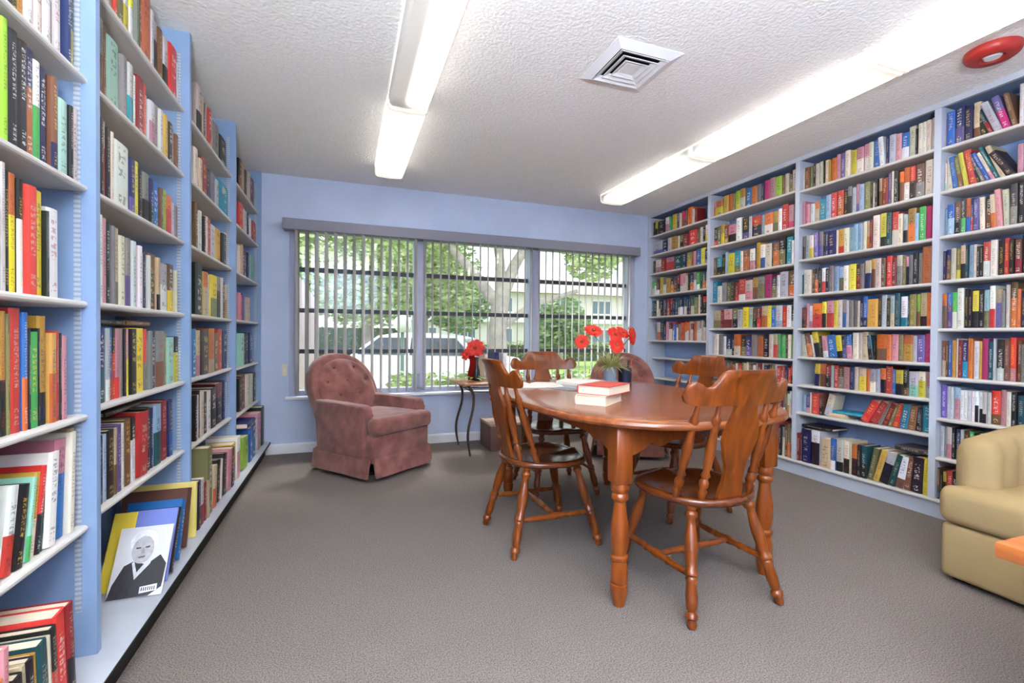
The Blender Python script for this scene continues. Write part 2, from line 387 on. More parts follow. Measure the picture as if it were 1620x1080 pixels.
# ------------------------------------------------------------------ books
# code(s) start(mm) thickness(mm) height(mm) [lean deg], shelf by shelf
BOOKS = {
 'L10': 'k 1324 14 223;r 1338 17 241;w 1355 15 219;n 1370 20 230;s 1390 18 237;g 1409 17 216;i 1426 20 212;b 1445 20 237;k 1466 21 227;o 1487 22 241;e 1508 20 223;R 1529 23 223;w 1552 24 237;t 1576 25 241;k 1601 23 241;l 1625 27 237;*m 1304 16 293;*h 1281 23 263;*s 1266 15 280;*w 1244 22 279;*p 1212 32 242;*b 1173 39 267;*d 1148 25 278;*e 1131 17 250;*e 1107 24 295;*s 1076 31 273;*n 1043 33 273;*R 1003 39 265;*g 974 29 261;*R 954 20 268;*l 913 41 276;*e 885 28 246;*h 846 40 228',
 'L11': 'w 1398 30 249;k 1428 27 252;m 1454 33 243;w 1487 32 258;i 1519 31 261;w 1550 33 246;ls 1582 31 243;w 1614 42 243;n 1656 25 240;ky 1681 36 258;*h 1372 22 246;*m 1334 38 214;*u 1305 29 193;*e 1270 35 248;*s 1230 40 215;*p 1211 19 226;*g 1193 18 248;*u 1172 20 228;*n 1141 32 208;*t 1099 42 198;*r 1084 14 201;*u 1062 22 229;*l 1047 15 236;*l 1027 21 225;*s 998 28 219;*l 977 22 239;*r 953 24 222;*n 938 15 199;*k 921 17 194;*l 899 21 234;*o 870 29 251;*g 834 36 243',
 'L12': 'L 1396 23 285;k 1419 31 273;k 1450 35 267;no 1485 35 267;wG 1519 31 255;n 1550 38 255;sn 1589 29 249;a 1618 49 208;k 1667 19 208;i 1686 32 214;*n 1355 37 245;*n 1332 23 214;*k 1300 31 227;*h 1267 34 204;*m 1234 33 239;*e 1200 34 203;*u 1166 34 220;*d 1151 15 243;*o 1124 27 242;*i 1089 35 207;*n 1066 23 210;*p 1027 39 246;*r 1013 14 215;*b 984 28 234;*l 957 28 246;*g 928 29 248;*l 913 14 248;*w 878 35 222;*r 838 40 212;*g 818 20 244',
 'L13': 'w 1393 17 295;k 1410 19 282;oy 1429 27 282;kw 1456 21 276;r 1478 45 270;y 1522 42 270;k 1564 8 225;w 1573 55 238;*l 1359 30 216;*u 1337 22 259;*i 1316 21 224;*n 1286 30 261;*s 1257 29 236;*t 1216 40 239;*o 1200 16 236;*i 1163 37 223;*r 1129 34 257;*d 1105 25 252;*e 1081 23 259;*R 1059 22 251;*r 1019 40 254;*t 991 28 253;*s 967 23 217;*k 945 23 207;*d 914 31 256;*s 872 42 256;*d 832 40 220',
 'L14': 'mk 1391 25 289;u 1416 11 283;r 1427 39 298;bo 1466 19 289;k 1485 7 251;G 1492 38 242;k 1530 5 251;mk 1535 35 283;mo 1573 29 239;r 1602 15 245;k 1617 9 239;p 1626 25 232;*p 1364 23 238;*d 1325 39 226;*u 1291 34 245;*w 1273 18 262;*d 1246 27 247;*r 1230 16 229;*e 1212 18 207;*b 1187 25 208;*r 1162 25 233;*l 1144 19 206;*n 1124 19 242;*n 1103 21 234;*R 1063 40 254;*n 1047 16 245;*l 1019 28 227;*i 989 30 241;*b 963 26 231;*h 923 39 217;*m 893 30 222;*b 871 23 205;*g 848 23 220;*k 817 31 232',
 'L15': 'wr 1388 39 205 9;k 1427 37 198 9;ns 1464 14 186 9;aG 1478 17 205 9;mi 1495 23 211 9;rk 1518 21 223 9;t 1539 13 223 9;w 1552 48 248 5;pb 1600 55 273 4;i 1655 29 285 3;e 1684 34 294 2;*o 1359 25 256;*m 1339 20 228;*k 1316 23 219;*w 1291 26 203;*p 1258 33 252;*g 1221 37 257;*d 1200 20 211;*w 1160 40 222;*R 1137 23 207;*s 1108 29 246;*h 1091 18 226;*p 1066 25 202;*t 1039 26 210;*r 1012 27 250;*g 976 36 254;*e 950 27 223;*u 913 37 243;*r 880 33 253;*n 844 36 253',
 'L16': 'm 1295 10 209 -4;k 1305 30 216 -4;e 1336 17 224 -4;kv 1353 26 224 -4;m 1379 14 224 -4;t 1393 38 235 -4;i 1431 10 235 -4;kr 1441 26 246 -4;r 1467 52 261 -4;Rk 1519 32 261 -4;*p 1268 24 296;*o 1247 21 240;*s 1208 39 247;*w 1169 38 251;*m 1151 19 260;*g 1114 36 296;*o 1080 34 247;*p 1055 24 296;*i 1028 27 273;*o 1012 16 253;*n 983 29 267;*t 959 23 247;*l 919 40 242;*e 884 36 293;*e 852 31 244;*e 830 22 291',
 'L20': 'i 1866 42 268;g 1908 54 268;r 1962 28 253;u 1990 49 261;wy 2039 41 246;yw 2081 32 232;g 2113 28 224;s 2141 23 224;o 2164 98 268;w 2262 39 239;lk 2301 55 224;s 2356 51 224;wk 2407 61 217;r 2468 98 228;g 2566 9 181;w 2574 34 199',
 'L21': 'gs 1856 33 253;s 1889 26 247;a 1915 88 235;g 2003 40 218;lc 2043 47 215;b 2090 16 207;w 2106 28 201;R 2134 58 215;r 2192 31 212;i 2223 31 184;wp 2254 59 178;g 2314 42 189;w 2355 43 189;m 2398 53 189;k 2451 56 178;e 2507 50 178;s 2557 43 164;k 2600 8 155',
 'L22': 'k 1842 20 250;ir 1862 38 250;k 1900 31 238;i 1931 23 238;w 1954 124 226;nv 2078 49 203;y 2127 40 209;k 2168 30 191;gk 2197 62 191;nk 2260 39 185;b 2299 69 191;s 2369 22 179;L 2390 53 179;or 2443 88 173;l 2531 42 161;g 2574 34 155',
 'L23': 'i 1832 16 277;w 1848 25 283;p 1873 26 277;k 1899 31 270;g 1930 23 264;eu 1953 43 264;i 1995 45 245;gv 2040 37 245;l 2077 38 242;R 2115 23 232;w 2137 35 235;i 2172 24 213;n 2196 37 213;w 2233 19 213;sd 2252 73 225;ek 2326 35 219;k 2361 14 213;lw 2375 99 206;sy 2474 74 213;i 2547 17 193',
 'L24': 'nt 1831 54 242;lw 1884 26 242;br 1910 36 245;kr 1947 28 242;pr 1975 29 242;g 2004 25 242;k 2029 15 242;py 2044 21 242;k 2065 60 242;y 2125 95 245;rg 2220 25 242;g 2245 39 236;n 2284 48 239;gs 2332 95 236;u 2426 23 230;a 2450 97 209;dy 2547 61 212',
 'L25': 'k 1829 41 221;h 1870 26 221;k 1896 54 227;es 1950 19 227;v 1969 39 233;w 2007 25 233;s 2033 58 239;kw 2091 39 239;r 2130 102 246 3;k 2231 52 252;n 2283 27 246;ht 2310 85 252;R 2396 77 258;n 2473 8 246;nb 2481 49 252',
 'L30': 'ik 2877 103 251;e 2980 36 223;k 3017 50 219;l 3067 26 230;r 3092 80 219;w 3172 56 241;g 3228 134 201;k 3362 164 180',
 'L31': 'i 2866 68 213;e 2934 59 179;R 2993 113 207;d 3106 67 182;g 3173 85 182;l 3258 75 168;c 3332 248 190;w 3580 18 168',
 'L32': 's 2855 44 242;l 2899 58 208;w 2957 48 223;k 3005 37 205;i 3042 51 214;r 3093 80 220;l 3173 129 202;m 3303 125 205;k 3428 101 199;w 3528 70 220',
 'L33': 'k 2855 126 273;y 2981 36 244;oe 3018 102 247;w 3120 40 237;yu 3160 143 247;gk 3303 109 254;w 3412 49 257;k 3461 85 240;em 3547 51 227',
 'L34': 'b 2834 78 253;ep 2911 70 246;d 2981 139 249;oe 3120 125 259;s 3245 120 234;r 3366 114 256;n 3479 119 246',
 'L35': 'k 2834 44 239;w 2877 34 236;k 2911 35 255;i 2946 72 246;k 3018 76 233;w 3095 81 233;k 3175 130 239;Rk 3305 175 252;n 3480 69 255;h 3549 49 239',
 'L36': 'nk 2649 52 236;wR 2701 65 228;R 2766 45 198;e 2811 35 190;u 2846 85 357;eo 2931 78 228 6;k 3009 82 236 8;w 3091 43 228 8;k 3134 90 243 8;p 3224 96 243 8;Rk 3320 85 243;ye 3405 108 251;wp 3513 85 274',
 'L40': 'ks 3934 113 231;m 4047 120 235;k 4167 102 224;i 4268 107 242;R 4375 202 246',
 'L41': 'r 3936 160 198;i 4096 48 188;l 4144 126 190;k 4271 80 198;w 4351 83 177;rR 4434 181 177',
 'L42': 'i 3938 67 212;e 4005 70 231;R 4074 72 221;k 4146 101 209;n 4247 79 209;h 4326 110 209;G 4436 87 209',
 'L43': 'p 3940 67 203;r 4007 70 194;v 4076 72 207;i 4149 101 187;e 4249 106 191',
 'L44': 'a 3941 185 248;k 4126 100 245;k 4226 105 251;n 4331 111 254;b 4442 87 241',
 'L45': 'k 3943 90 250;R 4034 169 259;i 4203 104 253;u 4307 81 250;i 4388 114 243;k 4502 113 243',
 'L46': 'L 3689 174 223 4;y 3863 70 144;b 3933 122 252;nb 4055 158 252;w 4213 113 259;pe 4326 150 302;k 4476 139 331',
 'Rd0': 'o 1763 4 170;b 1723 40 206;nv 1678 45 212;n 1640 38 201;es 1606 34 206;k 1570 36 191 12;tR 1543 27 170 22;l 1506 37 191 20;vP 1471 36 201 16;s 1445 25 196 12;*w 1423 18 214;*e 1404 19 203;*i 1378 26 193;*w 1362 16 179;*n 1330 32 182;*n 1307 23 215;*u 1289 18 184;*n 1264 25 186;*R 1237 27 212;*k 1200 37 209;*k 1168 32 165;*k 1143 25 175;*d 1105 38 215;*e 1069 36 172;*s 1039 30 197;*p 1005 34 202;*t 972 33 192;*u 948 24 217;*s 923 25 207',
 'Rd1': 'ia 1759 8 168 3;i 1728 31 202 4;b 1701 27 197 7;us 1677 24 187 8;y 1653 23 206 9;r 1616 37 211 9;k 1599 17 192 16;ng 1577 22 211 20;b 1555 22 192 22;ip 1534 21 187 22;t 1515 19 216 22;e 1489 26 206 20;k 1449 41 168 28;*p 1422 23 158;*e 1400 22 191;*i 1382 17 188;*h 1362 20 186;*l 1321 41 190;*h 1281 41 156;*w 1262 19 188;*n 1226 36 184;*o 1189 37 154;*l 1150 39 166;*g 1118 32 191;*u 1100 19 159;*e 1070 29 163;*l 1052 18 192;*k 1037 15 175;*r 1015 22 175;*o 992 23 175;*m 962 30 184;*l 925 37 157;*m 907 18 178',
 'Rd2': 'h 1751 16 163;bh 1717 34 183;sk 1687 30 188;dG 1664 24 198;ob 1640 23 198;nr 1629 11 190;v 1603 26 183;i 1578 25 188 2;ks 1548 30 183;eo 1527 21 188 3;p 1501 26 212 4;i 1472 28 203 3;dg 1442 30 222;k 1417 25 222;*n 1398 16 183;*b 1372 26 180;*i 1357 15 179;*h 1335 23 161;*R 1304 30 162;*s 1279 26 201;*k 1239 40 183;*i 1199 41 180;*h 1177 21 171;*d 1157 20 199;*u 1132 25 205;*d 1095 37 159;*r 1059 36 186;*b 1045 14 192;*l 1006 39 178;*n 969 37 170;*b 934 35 177;*R 909 25 200',
 'Rd3': 'n 1753 14 176;ns 1728 25 181;i 1704 24 185;uy 1683 21 181;ek 1659 24 195;t 1648 12 193;h 1622 26 190;i 1608 14 190;d 1594 14 176;k 1580 14 176;rw 1550 30 195;i 1520 29 200;k 1494 26 195;r 1471 23 200;k 1453 18 188;sR 1423 30 185;*k 1389 30 204;*p 1360 30 200;*g 1345 15 201;*n 1316 29 202;*l 1279 37 181;*t 1257 22 183;*h 1220 37 167;*R 1186 34 191;*m 1164 22 194;*u 1126 38 202;*p 1096 30 191;*t 1068 28 175;*n 1045 23 192;*i 1027 18 170;*u 1011 16 163;*u 978 32 189;*l 950 28 163;*r 924 26 196;*d 908 16 176',
 'Rd4': 'os 1746 21 207;bv 1718 28 213;Gw 1694 24 213;i 1664 30 234;k 1646 18 229;k 1629 17 223;yk 1598 31 213;k 1572 25 213;hu 1551 22 213;wr 1526 24 234;ev 1497 29 213;g 1482 16 202;i 1466 15 234;so 1436 30 245;o 1421 15 207;*n 1401 16 195;*d 1359 42 176;*p 1320 40 177;*R 1278 42 199;*m 1261 17 220;*R 1242 19 190;*i 1220 22 209;*h 1185 34 192;*b 1154 31 205;*s 1138 17 213;*e 1122 16 185;*p 1103 19 194;*l 1073 30 174;*w 1034 38 190;*r 1005 29 207;*d 971 35 190;*w 937 34 188;*r 902 34 205',
 'Rd5': 'se 1744 23 216;s 1732 12 211;b 1716 15 216;m 1698 18 221;i 1689 9 230;R 1668 21 221;nc 1642 26 216;o 1618 23 232;w 1590 28 216;m 1576 14 216;P 1549 28 232;t 1527 22 216;l 1516 11 232;kw 1482 34 227;s 1459 23 227;rp 1434 25 238;*s 1414 16 223;*g 1390 24 201;*R 1361 29 194;*w 1338 22 224;*w 1298 41 190;*h 1260 38 181;*b 1223 36 219;*p 1204 20 216;*e 1177 27 181;*u 1157 20 203;*m 1126 31 196;*h 1089 37 194;*i 1059 29 208;*l 1038 21 194;*h 1018 20 188;*h 984 34 185;*R 964 21 203;*m 934 30 192;*u 897 36 223',
 'Rd6': 'v 1737 28 197;l 1718 19 190;l 1703 15 188;hp 1673 30 188;w 1655 18 175;w 1637 18 175;w 1620 17 175;w 1603 17 175;wk 1586 17 175;wk 1569 17 175;wk 1553 17 175;w 1536 16 175;rs 1494 43 188;p 1470 23 197;i 1450 20 188;k 1427 23 188;*t 1395 28 174;*m 1379 16 162;*h 1341 39 173;*g 1303 37 158;*i 1278 25 178;*e 1240 39 169;*i 1206 33 146;*r 1192 15 149;*m 1155 36 144;*u 1114 41 173;*l 1083 31 162;*w 1056 27 171;*d 1034 23 180;*m 998 36 181;*s 963 35 170;*u 949 15 183;*i 924 25 144',
 'Rd7': 'l 1748 19 186;g 1736 13 181;ip 1708 28 186;k 1690 18 186;n 1666 24 181;w 1654 12 181;s 1628 26 177;G 1605 23 177;k 1582 23 173;i 1557 25 175;R 1535 22 173;g 1511 24 175;*e 1480 27 139;*w 1459 21 169;*b 1433 26 178;*m 1411 21 159;*i 1374 38 141;*u 1346 28 142;*r 1326 19 138;*r 1304 22 171;*w 1268 36 142;*k 1253 15 165;*w 1226 28 174;*i 1205 21 166;*o 1171 34 148;*r 1149 21 179;*l 1127 22 166;*i 1100 28 177;*u 1065 35 157;*m 1050 15 144;*k 1009 41 153;*n 975 33 140;*m 940 36 166;*r 903 36 153',
 'Rd8': 'st 1754 13 186;k 1738 16 176;mk 1723 16 172;r 1689 34 181;k 1665 24 186;n 1638 27 174;s 1612 26 190;g 1589 23 179;*k 1547 38 158;*u 1520 27 153;*m 1479 42 195;*w 1464 14 163;*i 1446 19 149;*i 1416 30 183;*e 1396 20 170;*e 1377 19 170;*n 1347 30 176;*k 1317 30 187;*u 1276 41 180;*i 1250 26 171;*k 1231 19 192;*p 1214 17 171;*s 1199 15 159;*w 1171 28 179;*l 1145 26 149;*r 1130 15 169;*s 1090 40 153;*r 1059 31 176;*s 1021 38 183;*R 983 38 168;*m 944 38 186;*p 903 41 160',
 'Rc0': 'w 2678 12 169;s 2637 42 172;u 2613 23 172;k 2590 23 182;i 2561 29 174;i 2533 28 179;k 2522 11 179;i 2488 33 177;m 2472 16 169;o 2423 49 174;p 2397 27 184;v 2365 31 184;i 2329 36 189;y 2289 40 179;pi 2240 49 182;pi 2201 39 189;i 2173 28 187;b 2131 42 189;w 2099 32 199 5;n 2081 18 194;l 2041 40 189;p 2006 35 179;bw 1963 43 169;i 1926 38 194;k 1914 12 169;i 1889 24 194;i 1865 24 194;i 1841 24 194;i 1810 31 199',
 'Rc1': 'p 2669 21 184;p 2633 35 154;l 2598 35 149;oe 2558 40 154;c 2503 56 164;h 2465 38 179;r 2422 43 184;ro 2375 47 188;k 2344 31 179;gk 2314 30 196;l 2289 25 181;pv 2264 25 198;h 2230 34 188;u 2192 38 193;k 2178 14 179;i 2159 19 176;k 2141 18 193;es 2118 23 193;R 2082 36 186;v 2056 26 208;i 2043 13 213;k 2017 26 208;os 1991 26 196;ow 1953 38 213;rk 1921 33 208;sg 1872 48 208;i 1825 47 218;R 1810 15 218',
 'Rc2': 'gd 2667 23 183;l 2631 36 186;iy 2596 35 178;v 2561 35 191;gv 2527 34 193;k 2505 22 181;n 2482 22 186;n 2428 55 181;i 2412 16 178;mr 2364 47 181;i 2328 36 178;h 2298 31 176;h 2268 30 191;h 2238 30 191;i 2214 24 196;eo 2190 24 196;R 2171 19 196;i 2128 42 221;yk 2087 41 226;t 2056 31 221;ri 2016 40 216;i 1990 26 196;lk 1964 26 186;mo 1918 46 216;h 1898 21 176;G 1861 36 211;P 1830 32 206;r 1810 20 201',
 'Rc3': 't 2681 9 155;w 2645 36 190;i 2610 35 185;s 2581 29 185;ko 2552 29 188;k 2530 23 195;wr 2496 34 185;k 2468 28 175;g 2436 33 193;h 2399 37 183;hu 2362 37 175;i 2331 31 180;y 2280 50 185;dR 2246 35 180;g 2222 24 178;en 2178 43 195;ms 2150 28 200;i 2113 37 200;s 2086 27 195;r 2050 36 205;R 2024 26 188;ig 1989 35 200;u 1968 21 193;pk 1947 21 183;g 1926 21 190;k 1902 25 200;g 1877 24 195;o 1829 48 230;R 1810 19 230',
 'Rc4': 'Rk 2671 19 160;R 2646 24 160;p 2628 18 187;lp 2598 30 170;or 2523 76 185;yk 2488 34 194;pr 2433 56 199;y 2400 33 199;i 2368 32 202;gb 2341 26 194;l 2320 21 194;g 2289 31 190;g 2264 25 185;i 2249 15 185;n 2224 25 209;bn 2194 30 214;m 2127 67 190;k 2108 19 209;l 2076 32 214;k 2053 23 190;le 2026 27 202;t 1995 31 219;wc 1955 39 194;t 1942 13 197;u 1904 38 204;Ls 1887 17 204;ek 1846 41 209;o 1810 36 204',
 'Rc5': 'i 2630 56 175 6;so 2588 42 183 10;i 2570 18 171 10;yk 2523 47 195 10;k 2505 17 162 8;pw 2465 40 162 6;b 2404 62 166 8;yk 2360 44 166 8;nv 2333 27 162 4;bp 2291 42 171 4;i 2249 41 187;i 2224 25 187;e 2184 40 191;tk 2149 34 166 8;k 2140 10 154;os 2073 67 175;o 2045 28 171;p 2004 41 175;u 1977 27 171;om 1919 57 171;l 1898 22 166;v 1856 42 171;P 1810 46 179',
 'Rc6': 'yn 2535 41 170 -2;os 2483 52 174;Rk 2449 34 160;l 2427 22 164;r 2393 33 166;dg 2355 38 158;p 2307 48 158;n 2276 31 160;i 2250 26 166;ey 2199 51 154;o 2174 25 156;li 2135 39 158;l 2111 24 160;ok 2078 33 166;r 2036 42 182;b 2013 23 166;yk 1968 45 162;ks 1937 31 170;la 1885 52 158;iy 1847 38 162;pl 1810 37 158',
 'Rc7': 'h 2644 23 136;vp 2604 40 140;i 2593 11 162;r 2532 61 160;sk 2499 33 152;il 2446 53 164 -14;r 2181 56 164 -28;r 2127 54 164 -26;g 2096 31 156 -24;R 2057 39 156 -20;u 2036 21 152 -18;r 1990 46 156 -10;c 1945 45 160 -8;s 1902 44 156 -6;tk 1874 27 144 -5;d 1863 12 136;c 1810 53 168',
 'Rc8': 'R 2664 26 216;u 2652 12 209;n 2577 75 259;wk 2511 67 259;l 2495 16 259;e 2420 74 216;bw 2384 36 230;ik 2333 51 230;ik 2289 44 230;i 2274 15 230;ok 2231 43 216;k 2208 24 223;tk 2171 37 223;u 2134 36 223 -10;m 2090 44 223 -14;lk 2034 56 216 -14;t 1996 38 216 -14;ws 1946 49 209 -10;s 1906 40 209 -7;k 1844 62 223 -3;y 1810 34 230 -3',
 'Rb0': 'po 3611 26 139;oy 3520 91 144;m 3449 62 165;o 3406 43 167;u 3372 34 160;Ly 3313 59 172;mi 3256 57 174;b 3192 64 162;o 3130 62 160;g 3084 46 160;n 3061 23 158;P 3002 59 172;p 2944 58 176;L 2881 63 167;s 2853 28 158;i 2819 34 165;ku 2786 34 176;i 2733 53 176',
 'Rb1': 'dr 3589 48 181;u 3542 47 184;my 3496 46 192;sm 3450 45 170;pk 3353 97 165;w 3293 60 207;kv 3210 83 197;l 3177 33 189;rn 3082 95 178;h 3051 31 170;oi 2967 83 176;mu 2916 52 173;w 2880 36 184;r 2823 57 207;pP 2774 49 189;k 2733 41 202',
 'Rb2': 's 3599 38 176;ck 3531 67 176;k 3484 47 190;h 3456 28 206;y 3375 82 187;cu 3304 71 198;i 3269 35 187;so 3201 68 192;wp 3143 58 187;k 3126 16 192;m 3086 41 230;wb 3038 48 206;i 2975 62 203;k 2960 15 200;so 2899 61 200;ku 2840 59 230;c 2782 58 224;w 2761 21 187;or 2733 28 198',
 'Rb3': 'c 3581 56 207;w 3524 57 159;g 3467 56 186;u 3412 55 178;d 3367 45 188;Rr 3322 44 174;rw 3244 78 193;ip 3168 76 176;ms 3111 58 193;gu 3038 72 193;P 2968 70 202;du 2915 53 176;w 2885 30 186;l 2811 73 207;so 2733 78 207',
 'Rb4': 'eu 3537 92 171;R 3492 45 173;pR 3396 97 178;uk 3328 68 180;l 3270 58 167;y 3205 65 185;la 3157 48 180;sk 3110 47 171;Rr 3072 38 173;eo 3012 60 185;y 2968 44 185;b 2925 43 167;lh 2862 63 180;r 2820 41 169;w 2780 41 176;kl 2733 47 171',
 'Rb5': 'i 3588 37 191;i 3552 36 198;g 3498 54 193;w 3463 35 177;nl 3394 69 191;k 3360 34 186;oi 3286 75 196;ku 3229 56 186;nv 3166 63 182;g 3105 61 193;o 3045 60 177;k 2986 59 196;i 2943 43 196;er 2901 42 200;G 2873 28 198;G 2832 41 186;s 2805 27 184;i 2779 27 193;L 2733 46 196',
 'Rb6': 'go 3578 52 139;ui 3544 34 130;n 3519 25 157;e 3494 25 152;go 3445 49 128;g 3397 48 135;uw 3373 24 150;gi 3342 31 128;ii 3319 23 134;ro 3281 38 128;uo 3251 30 146;ew 3221 30 139;i 3199 22 150;ui 3170 29 135;R 3148 22 135;wo 3113 35 130;e 3092 21 148;Ri 3058 35 146;e 3037 20 152;ni 2997 40 132;k 2977 20 141;so 2957 20 143;uo 2931 26 152;ww 2905 26 150;r 2867 38 135;ri 2836 31 134;n 2805 31 137;ro 2775 30 128;rk 2751 24 152;Rk 2733 18 137',
 'Rb7': 'no 3575 50 178;g 3542 33 164;wk 3510 32 178;e 3478 32 176;n 3454 24 164;ew 3415 39 162;nk 3369 46 160;nk 3324 45 169;ki 3287 37 176;w 3243 44 166;io 3215 29 162;w 3173 42 171;sk 3145 28 162;rw 3124 21 169;ui 3097 27 189;iw 3077 20 192;rk 3051 27 171;sw 3024 26 185;ri 2992 32 176;go 2973 19 194;Rk 2941 32 182;ek 2923 19 166;ii 2898 25 164;nw 2874 24 180;Ri 2844 30 160;gw 2820 24 166;u 2802 18 185;io 2785 17 166;ww 2767 17 189;no 2733 34 160',
 'Rb8': 'si 3594 25 242;so 3569 25 270;g 3536 33 238;s 3503 33 245;rw 3479 24 248;Rw 3455 24 258;s 3408 47 277;ii 3369 39 248;n 3324 46 245;io 3301 22 251;wi 3279 22 251;Ri 3235 44 267;gk 3214 22 232;ew 3192 21 261;ek 3171 21 264;s 3136 35 242;u 3109 28 267;g 3088 20 229;ko 3061 27 264;n 3041 20 274;gi 3008 33 270;e 2976 32 267;nk 2957 19 270;g 2938 19 225;eo 2913 25 251;so 2888 25 277;ro 2857 31 270;k 2833 24 248;gi 2809 24 235;s 2779 30 254;uo 2750 29 270;s 2733 17 242',
 'Ra0': 'k 4548 35 154;yk 4502 46 168;k 4367 135 149;ip 4302 65 163;G 4259 43 161;y 4186 73 172;v 4135 51 172;i 4095 40 158;Ps 4046 49 165;s 4017 29 170;o 3941 76 186;i 3904 37 156;R 3867 37 154',
 'Ra1': 'lv 4415 164 142;n 4323 92 130;i 4259 64 146;m 4171 88 146;i 4134 37 140;uk 4074 61 142;R 3991 83 136;r 3876 115 158;s 3831 45 146;i 3787 44 158;k 3744 43 148;iy 3680 64 165',
 'Ra2': 'd 4530 57 146;ip 4433 97 146;R 4352 81 148;pr 4221 131 150;t 4083 138 142;n 4022 61 154;um 3939 83 154;R 3916 23 138;p 3881 35 152;b 3812 68 165;y 3746 67 165;ng 3680 66 144',
 'Ra3': 'Gi 4569 33 168;Gw 4520 49 163;Rw 4460 60 177;y 4402 59 193;gw 4344 57 186;m 4277 67 168;no 4222 55 159;s 4157 65 161;Rk 4115 42 193;pw 4063 52 188;pi 4022 41 191;i 3992 30 161;k 3962 30 177;no 3903 59 179;gw 3865 39 184;Gw 3817 47 175;t 3780 37 177;to 3734 46 170;ii 3680 54 166',
 'Ra4': 't 4564 37 187;k 4516 48 164;ii 4480 36 180;ni 4445 35 185;k 4398 47 178;go 4364 34 178;n 4318 45 180;Ro 4274 45 185;rk 4241 33 187;n 4187 54 176;t 4144 43 180;ti 4113 31 180;nw 4061 52 189;tw 4010 51 192;nk 3980 30 178;d 3951 30 192;ti 3892 58 194;u 3835 57 173;i 3807 28 192;kk 3770 37 189;rk 3716 55 173;d 3680 36 176',
 'Ra5': 'io 4441 60 205;n 4371 71 213;k 4336 35 185;p 4290 46 207;di 4234 56 195;rw 4200 33 197;b 4168 33 182;Ri 4135 32 213;g 4103 32 177;r 4071 32 190;o 4030 42 192;rw 3999 31 200;ow 3968 31 190;i 3938 30 202;Ri 3898 40 177;o 3849 49 200;iw 3811 39 202;pw 3782 29 190;i 3754 28 205;ki 3717 37 210;bi 3680 37 177',
}
PAL = {'w': ((232, 230, 228), 'white'), 'i': ((226, 212, 192), 'cream'), 'l': ((190, 192, 198), 'light grey'), 'g': ((132, 128, 126), 'grey'),
       'k': ((34, 32, 34), 'black'), 'd': ((62, 54, 56), 'dark grey'), 'n': ((34, 40, 96), 'navy'), 'b': ((34, 104, 186), 'blue'),
       'c': ((24, 140, 168), 'turquoise'), 't': ((26, 84, 96), 'dark teal'), 'a': ((158, 214, 190), 'mint green'), 'G': ((70, 186, 92), 'green'),
       'L': ((158, 206, 48), 'lime green'), 'y': ((232, 212, 44), 'yellow'), 'm': ((212, 160, 56), 'gold'), 'o': ((226, 112, 44), 'orange'),
       'e': ((204, 176, 138), 'tan'), 'r': ((222, 54, 44), 'red'), 'R': ((138, 34, 40), 'dark red'), 'p': ((214, 138, 150), 'pink'),
       'P': ((206, 44, 110), 'magenta'), 'v': ((104, 86, 160), 'purple'), 's': ((124, 80, 52), 'brown'), 'h': ((146, 180, 206), 'pale blue'), 'u': ((126, 122, 74), 'olive')}
m_book = bpy.data.materials.new('book_cover'); m_book.use_nodes = True
_t = m_book.node_tree; _b = _t.nodes['Principled BSDF']; _b.inputs['Roughness'].default_value = .4; _b.inputs['Specular IOR Level'].default_value = .4
def _attr(n): a = nd(_t, 'ShaderNodeAttribute'); a.attribute_name = n; return a
def _math(op, a, b=None):
    n = nd(_t, 'ShaderNodeMath', operation=op)
    for i, v_ in enumerate((a, b)):
        if v_ is None: continue
        if isinstance(v_, (int, float)): n.inputs[i].default_value = v_
        else: _t.links.new(v_, n.inputs[i])
    return n.outputs[0]
_c = _attr('cover'); _x = _attr('print'); _p = _attr('spine')     # spine: (across 0..1, along 0..1, letter coordinate)
_s = nd(_t, 'ShaderNodeSeparateXYZ'); _t.links.new(_p.outputs['Vector'], _s.inputs[0])
_sd = _attr('seed')
_cv = nd(_t, 'ShaderNodeCombineXYZ'); _t.links.new(_math('MULTIPLY', _s.outputs[0], 3.4), _cv.inputs[0]); _t.links.new(_math('MULTIPLY', _s.outputs[2], 4.2), _cv.inputs[1]); _t.links.new(_math('MULTIPLY', _sd.outputs['Fac'], 91.0), _cv.inputs[2])
_n = nd(_t, 'ShaderNodeTexNoise'); _n.inputs['Scale'].default_value = 1.6; _n.inputs['Detail'].default_value = 2; _t.links.new(_cv.outputs[0], _n.inputs['Vector'])
_let = _math('MULTIPLY', _math('GREATER_THAN', _n.outputs[0], .5), _math('GREATER_THAN', _math('FRACT', _math('MULTIPLY', _s.outputs[2], 2.6)), .3))
_in = _math('MULTIPLY', _math('GREATER_THAN', _s.outputs[0], .28), _math('LESS_THAN', _s.outputs[0], .72))
_lo = _math('ADD', .28, _math('MULTIPLY', _sd.outputs['Fac'], .2))
_ti = _math('MULTIPLY', _math('GREATER_THAN', _s.outputs[1], _lo), _math('LESS_THAN', _s.outputs[1], _math('ADD', _lo, .48)))
_au = _math('MULTIPLY', _math('GREATER_THAN', _s.outputs[1], .06), _math('LESS_THAN', _s.outputs[1], .2))
_mk = _math('MULTIPLY', _math('MULTIPLY', _math('MULTIPLY', _let, _in), _math('MAXIMUM', _ti, _au)), .55)
_mx = nd(_t, 'ShaderNodeMix', data_type='RGBA'); _t.links.new(_mk, _mx.inputs[0]); _t.links.new(_c.outputs['Color'], _mx.inputs[6]); _t.links.new(_x.outputs['Color'], _mx.inputs[7])
_t.links.new(_mx.outputs[2], _b.inputs['Base Color'])

